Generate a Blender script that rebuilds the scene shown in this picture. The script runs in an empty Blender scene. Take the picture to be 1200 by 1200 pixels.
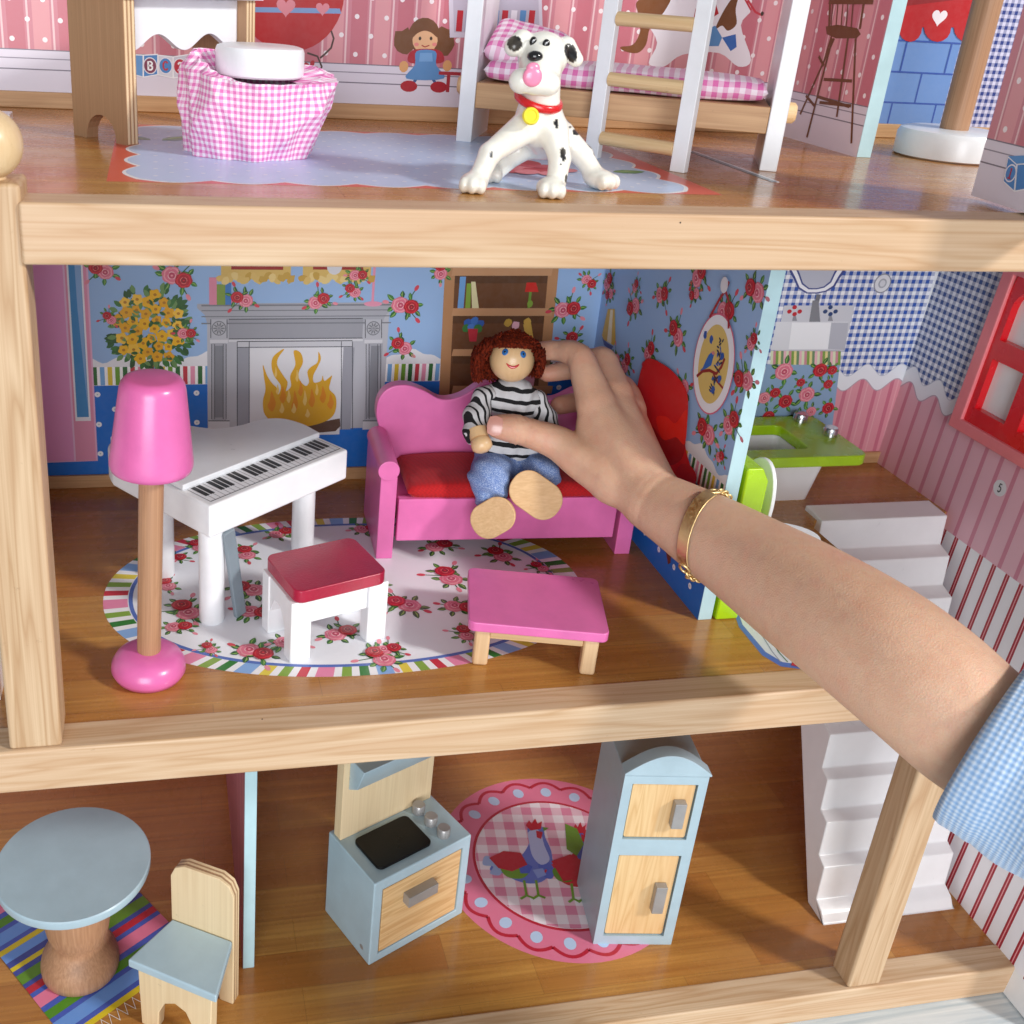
import bpy, bmesh, math, random
import numpy as np
from mathutils import Vector, Matrix

# ---------------------------------------------------------------- camera, light, exposure
# Everything below is written in centimetres; the last lines of the script bring it to metres.
CM = 0.01
CAM = np.array([6.4521, -35.8234, 29.5265])
YAW, PITCH, ROLL = -0.2140, 0.4092, 0.0629
FOC, PCX, PCY = 1250.0, 442.57, 506.61            # focal length and principal point for a 1200 px frame
def cam_axes():
    cy, sy, cp, sp, cr, sr = math.cos(YAW), math.sin(YAW), math.cos(PITCH), math.sin(PITCH), math.cos(ROLL), math.sin(ROLL)
    f = np.array([-sy * cp, cy * cp, -sp]); r = np.array([cy, sy, 0.0]); u = np.cross(r, f)
    return cr * r + sr * u, -sr * r + cr * u, f
RGT, UPV, FWD = cam_axes()
def at(x, y, **k):
    """where the sight line of a photo point meets a plane X=, Y= or Z= (cm)"""
    d = FWD + RGT * (x - PCX) / FOC - UPV * (y - PCY) / FOC
    (a, v), = k.items(); i = 'XYZ'.index(a)
    return CAM + d * ((v - CAM[i]) / d[i])

sc = bpy.context.scene
COL = sc.collection
cam_d = bpy.data.cameras.new('camera'); cam = bpy.data.objects.new('camera', cam_d); COL.objects.link(cam)
cam.matrix_world = Matrix(((RGT[0], UPV[0], -FWD[0], CAM[0] * CM), (RGT[1], UPV[1], -FWD[1], CAM[1] * CM),
                           (RGT[2], UPV[2], -FWD[2], CAM[2] * CM), (0, 0, 0, 1)))
cam_d.sensor_width = 36; cam_d.lens = FOC / 1200 * 36
cam_d.shift_x = (600 - PCX) / 1200; cam_d.shift_y = (PCY - 600) / 1200
cam_d.clip_start = 0.02; cam_d.clip_end = 50
cam_d.dof.use_dof = True; cam_d.dof.focus_distance = 0.52; cam_d.dof.aperture_fstop = 34
sc.camera = cam

world = bpy.data.worlds.new('World'); sc.world = world; world.use_nodes = True
bg = world.node_tree.nodes['Background']; bg.inputs[0].default_value = (0.93, 0.96, 1.0, 1); bg.inputs[1].default_value = 0.34

def area(name, pos, target, size, power, col):
    l = bpy.data.lights.new(name, 'AREA'); l.shape = 'SQUARE'; l.size = size; l.energy = power; l.color = col
    o = bpy.data.objects.new(name, l); COL.objects.link(o)
    p = Vector(pos) * CM; t = Vector(target) * CM
    o.matrix_world = Matrix.Translation(p) @ (t - p).to_track_quat('-Z', 'Y').to_matrix().to_4x4()
    return o
KEY_T = Vector((24, 8, 2)); KEY_D = Vector((0.64, -0.53, 0.56)).normalized()
area('key_softbox', KEY_T + KEY_D * 260, KEY_T, 0.28, 52, (1.0, 0.975, 0.945))
area('fill_softbox', (-42, -262, 50), (26, 16, 4), 1.5, 66, (0.95, 0.97, 1.0))

sc.view_settings.view_transform = 'Standard'; sc.view_settings.look = 'None'
sc.view_settings.exposure = -0.12; sc.view_settings.gamma = 1.0
sc.render.engine = 'CYCLES'; sc.cycles.use_denoising = True
sc.cycles.max_bounces = 6; sc.cycles.adaptive_threshold = 0.02; sc.cycles.caustics_reflective = False; sc.cycles.caustics_refractive = False
rnd = random.Random(7)

# ---------------------------------------------------------------- helpers: objects
def lin(h):
    """#rrggbb -> linear"""
    h = h.lstrip('#'); o = []
    for i in (0, 2, 4):
        c = int(h[i:i + 2], 16) / 255
        o.append(c / 12.92 if c <= 0.04045 else ((c + 0.055) / 1.055) ** 2.4)
    return tuple(o)
def tag(o, label=None, cat=None, group=None, kind=None):
    if label: o['label'] = label
    if cat: o['category'] = cat
    if group: o['group'] = group
    if kind: o['kind'] = kind
    return o
def thing(name, label, cat, loc=(0, 0, 0), rz=0, group=None):
    o = bpy.data.objects.new(name, None); COL.objects.link(o)
    o.location = loc; o.rotation_euler = (0, 0, rz); o.empty_display_size = 0.02
    return tag(o, label, cat, group)

class MB:
    """collects simple shapes; add() turns them into one mesh object"""
    def __init__(s): s.v = []; s.f = []; s.c = []; s.mi = []
    def face(s, pts, col=None):
        n = len(s.v); s.v += [tuple(p) for p in pts]; s.f.append(list(range(n, n + len(pts)))); s.c.append(col)
    def raw(s, v, f, col=None):
        n = len(s.v); s.v += [tuple(p) for p in v]; s.f += [[i + n for i in q] for q in f]; s.c += [col] * len(f); return s
    def box(s, x0, x1, y0, y1, z0, z1, m=None):
        v = [(x, y, z) for x in (x0, x1) for y in (y0, y1) for z in (z0, z1)]
        if m is not None: v = [tuple(m @ Vector(p)) for p in v]
        return s.raw(v, [(0, 1, 3, 2), (4, 6, 7, 5), (0, 4, 5, 1), (2, 3, 7, 6), (0, 2, 6, 4), (1, 5, 7, 3)])
    def prism(s, poly, z0, z1, fn=None):
        """poly in 2-D extruded from z0 to z1; fn maps (a, b, c) to xyz"""
        fn = fn or (lambda a, b, c: (a, b, c)); n = len(poly)
        v = [fn(a, b, z0) for a, b in poly] + [fn(a, b, z1) for a, b in poly]
        f = [list(range(n))[::-1], list(range(n, 2 * n))] + [(i, (i + 1) % n, n + (i + 1) % n, n + i) for i in range(n)]
        return s.raw(v, f)
    def lathe(s, prof, n=40, m=None, cap=True):
        """profile (r, z) turned about z"""
        v = []; f = []
        for r, z in prof:
            for k in range(n):
                a = 2 * math.pi * k / n; p = (r * math.cos(a), r * math.sin(a), z)
                v.append(tuple(m @ Vector(p)) if m is not None else p)
        for i in range(len(prof) - 1):
            for k in range(n): f.append((i * n + k, i * n + (k + 1) % n, (i + 1) * n + (k + 1) % n, (i + 1) * n + k))
        if cap:
            if prof[0][0] > 1e-6: f.append(list(range(n))[::-1])
            if prof[-1][0] > 1e-6: f.append([(len(prof) - 1) * n + k for k in range(n)])
        return s.raw(v, f)
    def tube(s, path, rad, n=10, flat=1.0):
        """tube along points; rad a number or one per point"""
        P = [Vector(p) for p in path]; rad = rad if hasattr(rad, '__len__') else [rad] * len(P)
        v = []; f = []; ref = None
        for i, p in enumerate(P):
            t = (P[min(i + 1, len(P) - 1)] - P[max(i - 1, 0)]).normalized()
            if ref is None: ref = Vector((0, 0, 1)) if abs(t.z) < 0.9 else Vector((1, 0, 0))
            a = t.cross(ref).normalized(); b = t.cross(a).normalized(); ref = -b if b.dot(ref) < 0 else b
            b = ref; a = t.cross(b).normalized()
            for k in range(n):
                w = 2 * math.pi * k / n; v.append(tuple(p + a * math.cos(w) * rad[i] + b * math.sin(w) * rad[i] * flat))
        for i in range(len(P) - 1):
            for k in range(n): f.append((i * n + k, i * n + (k + 1) % n, (i + 1) * n + (k + 1) % n, (i + 1) * n + k))
        f.append(list(range(n))[::-1]); f.append([(len(P) - 1) * n + k for k in range(n)])
        return s.raw(v, f)
    def ball(s, c, r, n=20, m=None):
        r = r if hasattr(r, '__len__') else (r, r, r); h = n // 2; v = []; f = []
        for i in range(h + 1):
            t = math.pi * i / h
            for k in range(n):
                a = 2 * math.pi * k / n
                p = Vector((r[0] * math.sin(t) * math.cos(a), r[1] * math.sin(t) * math.sin(a), r[2] * math.cos(t)))
                if m is not None: p = m @ p
                v.append(tuple(p + Vector(c)))
        for i in range(h):
            for k in range(n): f.append((i * n + k, i * n + (k + 1) % n, (i + 1) * n + (k + 1) % n, (i + 1) * n + k))
        return s.raw(v, f)

def add(name, mb, mat, parent=None, bevel=0.0, smooth=40, world=None, segs=2):
    """one mesh object from a builder; smooth = angle below which edges are shaded smooth; world = parent's location when mb is in scene coordinates"""
    me = bpy.data.meshes.new(name)
    V = mb.v
    if world is not None:
        V = [(p[0] - world[0], p[1] - world[1], p[2] - world[2]) for p in V]
    me.from_pydata(V, [], mb.f); me.validate(); me.update()
    bm = bmesh.new(); bm.from_mesh(me); bmesh.ops.remove_doubles(bm, verts=bm.verts, dist=1e-5)
    bmesh.ops.recalc_face_normals(bm, faces=bm.faces); bm.to_mesh(me); bm.free()
    if smooth:
        me.polygons.foreach_set('use_smooth', [True] * len(me.polygons))
        if not bevel: me.set_sharp_from_angle(angle=math.radians(smooth))
    me.materials.append(mat)
    o = bpy.data.objects.new(name, me); COL.objects.link(o); o.parent = parent
    if bevel:
        b = o.modifiers.new('bevel', 'BEVEL'); b.width = bevel; b.segments = segs; b.limit_method = 'ANGLE'
        b.angle_limit = math.radians(35); b.harden_normals = True
    return o
def add_np(name, V, Fq, mat, parent=None, world=(0, 0, 0), cols=None):
    me = bpy.data.meshes.new(name); me.from_pydata((np.asarray(V) - np.asarray(world)).tolist(), [], np.asarray(Fq).tolist())
    me.polygons.foreach_set('use_smooth', [True] * len(me.polygons)); me.update()
    if cols is not None:
        ca = me.color_attributes.new('Col', 'FLOAT_COLOR', 'POINT')
        ca.data.foreach_set('color', np.concatenate([cols, np.ones((len(cols), 1))], 1).astype(np.float32).ravel())
    me.materials.append(mat); o = bpy.data.objects.new(name, me); COL.objects.link(o); o.parent = parent
    return o
def rotz(a): return Matrix.Rotation(a, 4, 'Z')
def rrect(w, h, r, n=6, cx=0, cy=0):
    out = []
    for sx, sy, a0 in ((1, 1, 0), (-1, 1, 90), (-1, -1, 180), (1, -1, 270)):
        for k in range(n + 1):
            a = math.radians(a0 + 90 * k / n)
            out.append((cx + sx * (w / 2 - r) + r * math.cos(a), cy + sy * (h / 2 - r) + r * math.sin(a)))
    return out

# ---------------------------------------------------------------- helpers: signed-distance shapes -> one continuous surface
class SDF:
    def __init__(s, lo, hi, h):
        s.lo = np.array(lo, float); s.h = h; s.n = np.ceil((np.array(hi) - s.lo) / h).astype(int) + 1
        s.vol = np.full(s.n, 9.0, np.float32)
    def _sub(s, lo, hi):
        a = np.clip(np.floor((lo - s.lo) / s.h).astype(int), 0, s.n); b = np.clip(np.ceil((hi - s.lo) / s.h).astype(int) + 1, 0, s.n)
        if (b <= a).any(): return None, None
        sl = tuple(slice(i, j) for i, j in zip(a, b))
        g = np.stack(np.meshgrid(*[s.lo[i] + s.h * np.arange(a[i], b[i]) for i in range(3)], indexing='ij'), -1)
        return sl, g
    def _mix(s, sl, d, k, sub=False):
        o = s.vol[sl]
        if sub:
            hh = np.clip(0.5 - 0.5 * (o + d) / max(k, 1e-4), 0, 1); s.vol[sl] = o + (-d - o) * hh + k * hh * (1 - hh)
        else:
            hh = np.clip(0.5 + 0.5 * (d - o) / max(k, 1e-4), 0, 1); s.vol[sl] = d + (o - d) * hh - k * hh * (1 - hh)
    def cone(s, a, b, ra, rb, k=0.3, sub=False, flat=None):
        """round cone; flat = (axis, factor) widens it across that axis"""
        a = np.array(a, float); b = np.array(b, float); R = (max(ra, rb) + 2 * k + 2 * s.h) * (1 if flat is None else max(1, flat[1]))
        sl, g = s._sub(np.minimum(a, b) - R, np.maximum(a, b) + R)
        if sl is None: return s
        ab = b - a; q = g - a
        t = np.clip((q @ ab) / max(ab @ ab, 1e-9), 0, 1); w = q - t[..., None] * ab
        if flat is not None:
            ax = np.array(flat[0], float); ax /= np.linalg.norm(ax); c = w @ ax; w = w - (c * (1 - 1 / flat[1]))[..., None] * ax
        d = np.linalg.norm(w, axis=-1) - (ra + t * (rb - ra))
        s._mix(sl, d, k, sub); return s
    def path(s, pts, rad, k=0.3, n=5):
        """smooth tapered limb through points: dense, so that it does not swell at the joints"""
        P = [np.array(p, float) for p in pts]; D, R = [], []
        for i in range(len(P) - 1):
            a, b, c, d = P[max(i - 1, 0)], P[i], P[i + 1], P[min(i + 2, len(P) - 1)]; ra, rb, rc, rd = rad[max(i - 1, 0)], rad[i], rad[i + 1], rad[min(i + 2, len(P) - 1)]
            for j in range(n):
                t = j / n; w = (-t + 2 * t * t - t ** 3, 2 - 5 * t * t + 3 * t ** 3, t + 4 * t * t - 3 * t ** 3, -t * t + t ** 3)
                D.append(.5 * (w[0] * a + w[1] * b + w[2] * c + w[3] * d)); R.append(.5 * (w[0] * ra + w[1] * rb + w[2] * rc + w[3] * rd))
        D.append(P[-1]); R.append(rad[-1])
        keep = s.vol; s.vol = np.full(s.n, 9.0, np.float32)
        for a, b, ra, rb in zip(D, D[1:], R, R[1:]): s.cone(a, b, ra, rb, 0.12 * min(ra, rb))
        d = s.vol; s.vol = keep; m = d < 8; o = keep[m]; q = d[m]; hh = np.clip(0.5 + 0.5 * (q - o) / max(k, 1e-4), 0, 1); keep[m] = q + (o - q) * hh - k * hh * (1 - hh); return s
    def ell(s, c, r, k=0.2, rot=None, sub=False):
        c = np.array(c, float); r = np.array(r if hasattr(r, '__len__') else (r,) * 3, float); R = r.max() + 2 * k + 2 * s.h
        sl, g = s._sub(c - R, c + R)
        if sl is None: return s
        q = g - c
        if rot is not None: q = q @ np.array(rot.to_3x3())
        d = (np.linalg.norm(q / r, axis=-1) - 1) * r.min()
        s._mix(sl, d, k, sub); return s
    def bump(s, fn):
        g = np.stack(np.meshgrid(*[s.lo[i] + s.h * np.arange(s.n[i]) for i in range(3)], indexing='ij'), -1)
        m = np.abs(s.vol) < 0.6; s.vol[m] += fn(g[m]); return s
    def mesh(s):
        vol = s.vol; S = vol < 0; nx, ny, nz = vol.shape
        C = [(i, j, k) for i in (0, 1) for j in (0, 1) for k in (0, 1)]
        cnt = np.zeros((nx - 1, ny - 1, nz - 1), np.int8)
        for i, j, k in C: cnt += S[i:nx - 1 + i, j:ny - 1 + j, k:nz - 1 + k]
        act = (cnt > 0) & (cnt < 8); idx = np.full(act.shape, -1, np.int64); ijk = np.argwhere(act); idx[act] = np.arange(len(ijk))
        acc = np.zeros((len(ijk), 3)); num = np.zeros(len(ijk))
        for a in C:
            for ax in range(3):
                if a[ax]: continue
                b = list(a); b[ax] = 1
                va = vol[tuple((ijk + a).T)]; vb = vol[tuple((ijk + b).T)]; m = (va < 0) != (vb < 0)
                t = np.where(m, va / np.where(m, va - vb, 1), 0); p = np.array(a, float) + t[:, None] * (np.array(b) - np.array(a))
                acc[m] += p[m]; num[m] += 1
        V = s.lo + s.h * (ijk + acc / num[:, None]); F = []
        for ax in range(3):
            o1, o2 = [(1, 2), (2, 0), (0, 1)][ax]
            sl0 = [slice(None)] * 3; sl1 = [slice(None)] * 3; sl0[ax] = slice(0, -1); sl1[ax] = slice(1, None)
            A = S[tuple(sl0)]; B = S[tuple(sl1)]; e = np.argwhere(A != B)
            e = e[(e[:, o1] > 0) & (e[:, o2] > 0) & (e[:, o1] < vol.shape[o1] - 1) & (e[:, o2] < vol.shape[o2] - 1)]
            if not len(e): continue
            d1 = np.zeros(3, int); d1[o1] = 1; d2 = np.zeros(3, int); d2[o2] = 1
            q = np.stack([idx[tuple((e - x).T)] for x in (d1 + d2, d2, 0 * d1, d1)], 1)
            ins = A[tuple(e.T)]; q[~ins] = q[~ins][:, ::-1]; F.append(q)
        F = np.concatenate(F); return V, F[(F >= 0).all(1)]

# ---------------------------------------------------------------- helpers: materials
def nodes(name):
    m = bpy.data.materials.new(name); m.use_nodes = True; nt = m.node_tree
    return m, nt, nt.nodes['Principled BSDF']
def N(nt, t, **k):
    n = nt.nodes.new(t)
    for a, b in k.items():
        if a == 'ins':
            for i, v in b.items(): n.inputs[i].default_value = v
        else: setattr(n, a, b)
    return n
def coords(nt, scale=(1, 1, 1), rot=(0, 0, 0)):
    """object coordinates in centimetres, stretched"""
    tc = N(nt, 'ShaderNodeTexCoord'); mp = N(nt, 'ShaderNodeMapping')
    mp.inputs['Scale'].default_value = [s / CM for s in scale]; mp.inputs['Rotation'].default_value = rot
    nt.links.new(tc.outputs['Object'], mp.inputs[0]); return mp.outputs[0]
def math_(nt, op, a, b=None, c=None):
    n = N(nt, 'ShaderNodeMath', operation=op)
    for i, x in enumerate((a, b, c)):
        if x is None: continue
        if isinstance(x, (int, float)): n.inputs[i].default_value = x
        else: nt.links.new(x, n.inputs[i])
    return n.outputs[0]
def mixc(nt, f, a, b, mode='MIX'):
    n = N(nt, 'ShaderNodeMix', data_type='RGBA', blend_type=mode)
    for i, x in ((0, f), (6, a), (7, b)):
        if isinstance(x, (int, float)): n.inputs[i].default_value = x
        elif isinstance(x, tuple): n.inputs[i].default_value = (*x, 1)
        else: nt.links.new(x, n.inputs[i])
    return n.outputs[2]
def noise(nt, vec, scale, detail=3, rough=0.55, dist=0.0):
    n = N(nt, 'ShaderNodeTexNoise', ins={'Scale': scale, 'Detail': detail, 'Roughness': rough, 'Distortion': dist}); nt.links.new(vec, n.inputs['Vector'])
    return n.outputs[0]
def ramp(nt, fac, stops):
    r = N(nt, 'ShaderNodeValToRGB'); e = r.color_ramp.elements
    while len(e) < len(stops): e.new(0.5)
    for k, (p, c) in enumerate(stops): e[k].position = p; e[k].color = (*c, 1) if isinstance(c, tuple) else (c, c, c, 1)
    nt.links.new(fac, r.inputs[0]); return r.outputs[0]
def bump(nt, bs, h, strength=0.2, dist=0.0004):
    b = N(nt, 'ShaderNodeBump', ins={'Strength': strength, 'Distance': dist}); nt.links.new(h, b.inputs['Height']); nt.links.new(b.outputs[0], bs.inputs['Normal'])
def paint(name, hexc, rough=0.35, coat=0.15, vary=0.06, brush=0.12, spec=0.5):
    """brush- or spray-painted wood: slight mottling and orange peel"""
    m, nt, bs = nodes(name); c = lin(hexc); v = coords(nt)
    n1 = noise(nt, v, 0.7, 4); n2 = noise(nt, v, 9, 3)
    lo = tuple(x * (1 - vary * 1.6) for x in c); hi = tuple(min(1, x * (1 + vary)) for x in c)
    n3 = noise(nt, v, 4.5, 8, 0.7); wear = math_(nt, 'MULTIPLY', ramp(nt, n3, [(0.665, 0.0), (0.70, 1.0)]), 0.22 if vary > 0.015 else 0.0)
    nt.links.new(mixc(nt, wear, ramp(nt, n1, [(0.3, lo), (0.7, hi)]), tuple(x * 0.6 + 0.02 for x in c)), bs.inputs['Base Color'])
    nt.links.new(ramp(nt, n1, [(0.2, rough * 0.85), (0.8, rough * 1.25)]), bs.inputs['Roughness'])
    bs.inputs['Coat Weight'].default_value = coat; bs.inputs['Coat Roughness'].default_value = 0.2
    bs.inputs['Specular IOR Level'].default_value = spec
    bump(nt, bs, n2, brush, 0.0003); return m
def wood(name, light, dark, axis='x', ring=1.0, rough=0.5, contrast=1.0, fine=0.5, coat=0.0):
    """grain runs along axis"""
    m, nt, bs = nodes(name)
    st = {'x': (0.06, 1, 1), 'y': (1, 0.06, 1), 'z': (1, 1, 0.06)}[axis]
    v = coords(nt, st); v2 = coords(nt, tuple(s * (0.5 if s < 1 else 9) for s in st))
    w = noise(nt, v, 1.1 * ring, 2, 0.5, 0.4)
    rings = math_(nt, 'FRACT', math_(nt, 'MULTIPLY', w, 7.0)); rings = math_(nt, 'ABSOLUTE', math_(nt, 'SUBTRACT', rings, 0.55))
    band = math_(nt, 'MULTIPLY', math_(nt, 'POWER', math_(nt, 'SUBTRACT', 1.0, math_(nt, 'MULTIPLY', rings, 1.7)), 2.2), 0.55 * contrast)
    fib = noise(nt, v2, 1.0, 4, 0.65)
    a, b = lin(light), lin(dark)
    c = mixc(nt, band, a, b)
    c = mixc(nt, math_(nt, 'MULTIPLY', ramp(nt, fib, [(0.38, 1.0), (0.62, 0.0)]), fine * 0.5), c, b)
    blot = noise(nt, coords(nt, tuple(s * 0.4 for s in st)), 1, 3)
    c = mixc(nt, math_(nt, 'MULTIPLY', ramp(nt, blot, [(0.35, 0.0), (0.7, 1.0)]), 0.5 * contrast), c, tuple(p * (0.45 * x + 0.55 * y) for p, x, y in zip((1.06, 0.97, 1.0), a, b)))
    dirt = noise(nt, coords(nt), 1.7, 8, 0.72); c = mixc(nt, math_(nt, 'MULTIPLY', ramp(nt, dirt, [(0.64, 0.0), (0.70, 1.0)]), 0.3), c, tuple(x * 0.5 for x in b))
    nt.links.new(c, bs.inputs['Base Color']); bs.inputs['Roughness'].default_value = rough
    bs.inputs['Coat Weight'].default_value = coat; bs.inputs['Coat Roughness'].default_value = 0.15
    bump(nt, bs, math_(nt, 'ADD', math_(nt, 'MULTIPLY', fib, 0.6), math_(nt, 'MULTIPLY', band, -0.4)), 0.18, 0.0003)
    return m
def metal(name, hexc, rough=0.3):
    m, nt, bs = nodes(name); bs.inputs['Base Color'].default_value = (*lin(hexc), 1); bs.inputs['Metallic'].default_value = 1
    n = noise(nt, coords(nt), 6, 4); nt.links.new(ramp(nt, n, [(0.3, rough * 0.7), (0.7, rough * 1.4)]), bs.inputs['Roughness']); bump(nt, bs, n, 0.12, 0.0003)
    return m
def gingham(name, ca, cb, per, ax, rough=0.8, weave=0.0, rot=(0, 0, 0), warp=0.0, mid=0.5):
    """two-way check of period per cm along two of the object's axes"""
    m, nt, bs = nodes(name); v = coords(nt, rot=rot)
    if warp:
        n = N(nt, 'ShaderNodeTexNoise', ins={'Scale': 0.5, 'Detail': 2.0}); nt.links.new(v, n.inputs['Vector'])
        mm = N(nt, 'ShaderNodeVectorMath', operation='MULTIPLY_ADD'); nt.links.new(n.outputs['Color'], mm.inputs[0]); mm.inputs[1].default_value = (warp,) * 3; nt.links.new(v, mm.inputs[2]); v = mm.outputs[0]
    sx = N(nt, 'ShaderNodeSeparateXYZ'); nt.links.new(v, sx.inputs[0]); sq = []
    for a in ax:
        t = math_(nt, 'FRACT', math_(nt, 'DIVIDE', sx.outputs['xyz'.index(a)], per)); sq.append(math_(nt, 'GREATER_THAN', t, 0.5))
    f = math_(nt, 'MULTIPLY', math_(nt, 'ADD', sq[0], sq[1]), 0.5)
    c = ramp(nt, f, [(0.0, lin(ca)), (0.5, tuple(x * (1 - mid) + y * mid for x, y in zip(lin(ca), lin(cb)))), (1.0, lin(cb))])
    if weave:
        th = noise(nt, coords(nt), 22, 2); c = mixc(nt, math_(nt, 'MULTIPLY', th, weave), c, lin(ca)); bump(nt, bs, th, 0.5, 0.0005)
    nt.links.new(c, bs.inputs['Base Color']); bs.inputs['Roughness'].default_value = rough
    return m
def cloth(name, hexc, rough=0.9, wv=30, amt=0.35, hex2=None):
    m, nt, bs = nodes(name); v = coords(nt); c = lin(hexc); d = lin(hex2) if hex2 else tuple(x * 0.55 for x in c)
    sx = N(nt, 'ShaderNodeSeparateXYZ'); nt.links.new(v, sx.inputs[0])
    s1 = math_(nt, 'SINE', math_(nt, 'MULTIPLY', math_(nt, 'ADD', sx.outputs[0], sx.outputs[1]), wv))
    s2 = math_(nt, 'SINE', math_(nt, 'MULTIPLY', math_(nt, 'ADD', sx.outputs[2], math_(nt, 'MULTIPLY', sx.outputs[1], 0.7)), wv))
    w = math_(nt, 'MULTIPLY', math_(nt, 'ADD', math_(nt, 'MULTIPLY', s1, s2), 1.0), 0.5)
    n = noise(nt, v, 5, 4); f = math_(nt, 'ADD', math_(nt, 'MULTIPLY', w, amt), math_(nt, 'MULTIPLY', n, 0.25))
    nt.links.new(mixc(nt, f, c, d), bs.inputs['Base Color']); bs.inputs['Roughness'].default_value = rough
    bs.inputs['Sheen Weight'].default_value = 0.12
    bump(nt, bs, math_(nt, 'ADD', w, n), 0.35, 0.0004); return m

def printed(name, rough=0.4, coat=0.06, attr='Col'):
    """flat print in several inks: the ink colour is stored per face"""
    m, nt, bs = nodes(name); a = N(nt, 'ShaderNodeAttribute', attribute_name=attr)
    n = noise(nt, coords(nt), 3, 4)
    hs = N(nt, 'ShaderNodeHueSaturation', ins={'Saturation': 1.06, 'Value': 1.03}); nt.links.new(a.outputs['Color'], hs.inputs['Color'])
    nt.links.new(mixc(nt, math_(nt, 'MULTIPLY', n, 0.07), hs.outputs[0], (0.6, 0.6, 0.6)), bs.inputs['Base Color']); bs.inputs['Specular IOR Level'].default_value = 0.35
    bs.inputs['Roughness'].default_value = rough; bs.inputs['Coat Weight'].default_value = coat; bs.inputs['Coat Roughness'].default_value = 0.12
    bump(nt, bs, noise(nt, coords(nt), 12, 2), 0.04, 0.0003); return m

# ---------------------------------------------------------------- materials in use
PINE_X = wood('pine_along_beam', '#d5bb9b', '#ad8355', 'x', 0.8, 0.5, 1.15, 0.7)
PINE_Z = wood('pine_along_post', '#d2b693', '#a2784b', 'z', 0.8, 0.5, 1.15, 0.7)
BEECH_Z = wood('beech_turned', '#bd9270', '#8f6646', 'z', 1.6, 0.5, 0.6, 1.0)
MAPLE_Z = wood('light_turned_wood', '#e2c39a', '#c39a6b', 'z', 1.3, 0.5, 0.6, 0.8)
PLY_Z = wood('plywood_face', '#e9d2aa', '#cdb083', 'z', 0.6, 0.55, 0.5, 0.6)
PLYD_Z = wood('dark_plywood_face', '#b08a68', '#94714f', 'z', 1.8, 0.6, 0.25, 0.9)
BOARD_X = wood('bed_board_wood', '#d3ab7d', '#a97c50', 'x', 1.0, 0.5, 0.8, 0.8)
DOWEL = wood('dowel_wood', '#e4c698', '#c39c68', 'x', 1.2, 0.5, 0.6, 0.8)
WHITE = paint('white_paint', '#eef0f3', 0.32, 0.25, 0.03)
WHITE_P = paint('white_plastic', '#f4f3f4', 0.3, 0.2, 0.02, 0.02)
PINK = paint('pink_paint', '#dd6cac', 0.3, 0.3, 0.05)
PINK_S = paint('sofa_pink_paint', '#e272b0', 0.34, 0.25, 0.05)
RED_P = paint('dark_red_paint', '#a8123a', 0.3, 0.4, 0.10, 0.5)
RED_W = paint('red_plastic', '#dc0a1c', 0.25, 0.4, 0.04, 0.03)
SALMON = paint('salmon_plastic', '#ea7f86', 0.3, 0.3, 0.04, 0.03)
GREEN = paint('lime_green_paint', '#a9d40f', 0.25, 0.4, 0.05)
AQUA = paint('pale_aqua_paint', '#b3d3da', 0.4, 0.2, 0.04)
BLUEP = paint('pale_blue_paint', '#a8bfca', 0.38, 0.25, 0.04)
BLACK = paint('black_enamel', '#0b0a0c', 0.3, 0.0, 0.2, 0.2, 0.3)
GREY_P = paint('grey_paint', '#7f8c95', 0.35, 0.3, 0.06)
SILVER = paint('silver_paint', '#a3a1a0', 0.32, 0.2, 0.08, 0.3); SILVER.node_tree.nodes['Principled BSDF'].inputs['Metallic'].default_value = 0.35
CHROME = metal('chrome', '#c9cbd0', 0.18)
GOLD = metal('gold', '#f8dca2', 0.42)
PRINT = printed('laminated_print')
FLOORPRINT = printed('floor_print', 0.34, 0.12)

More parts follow.
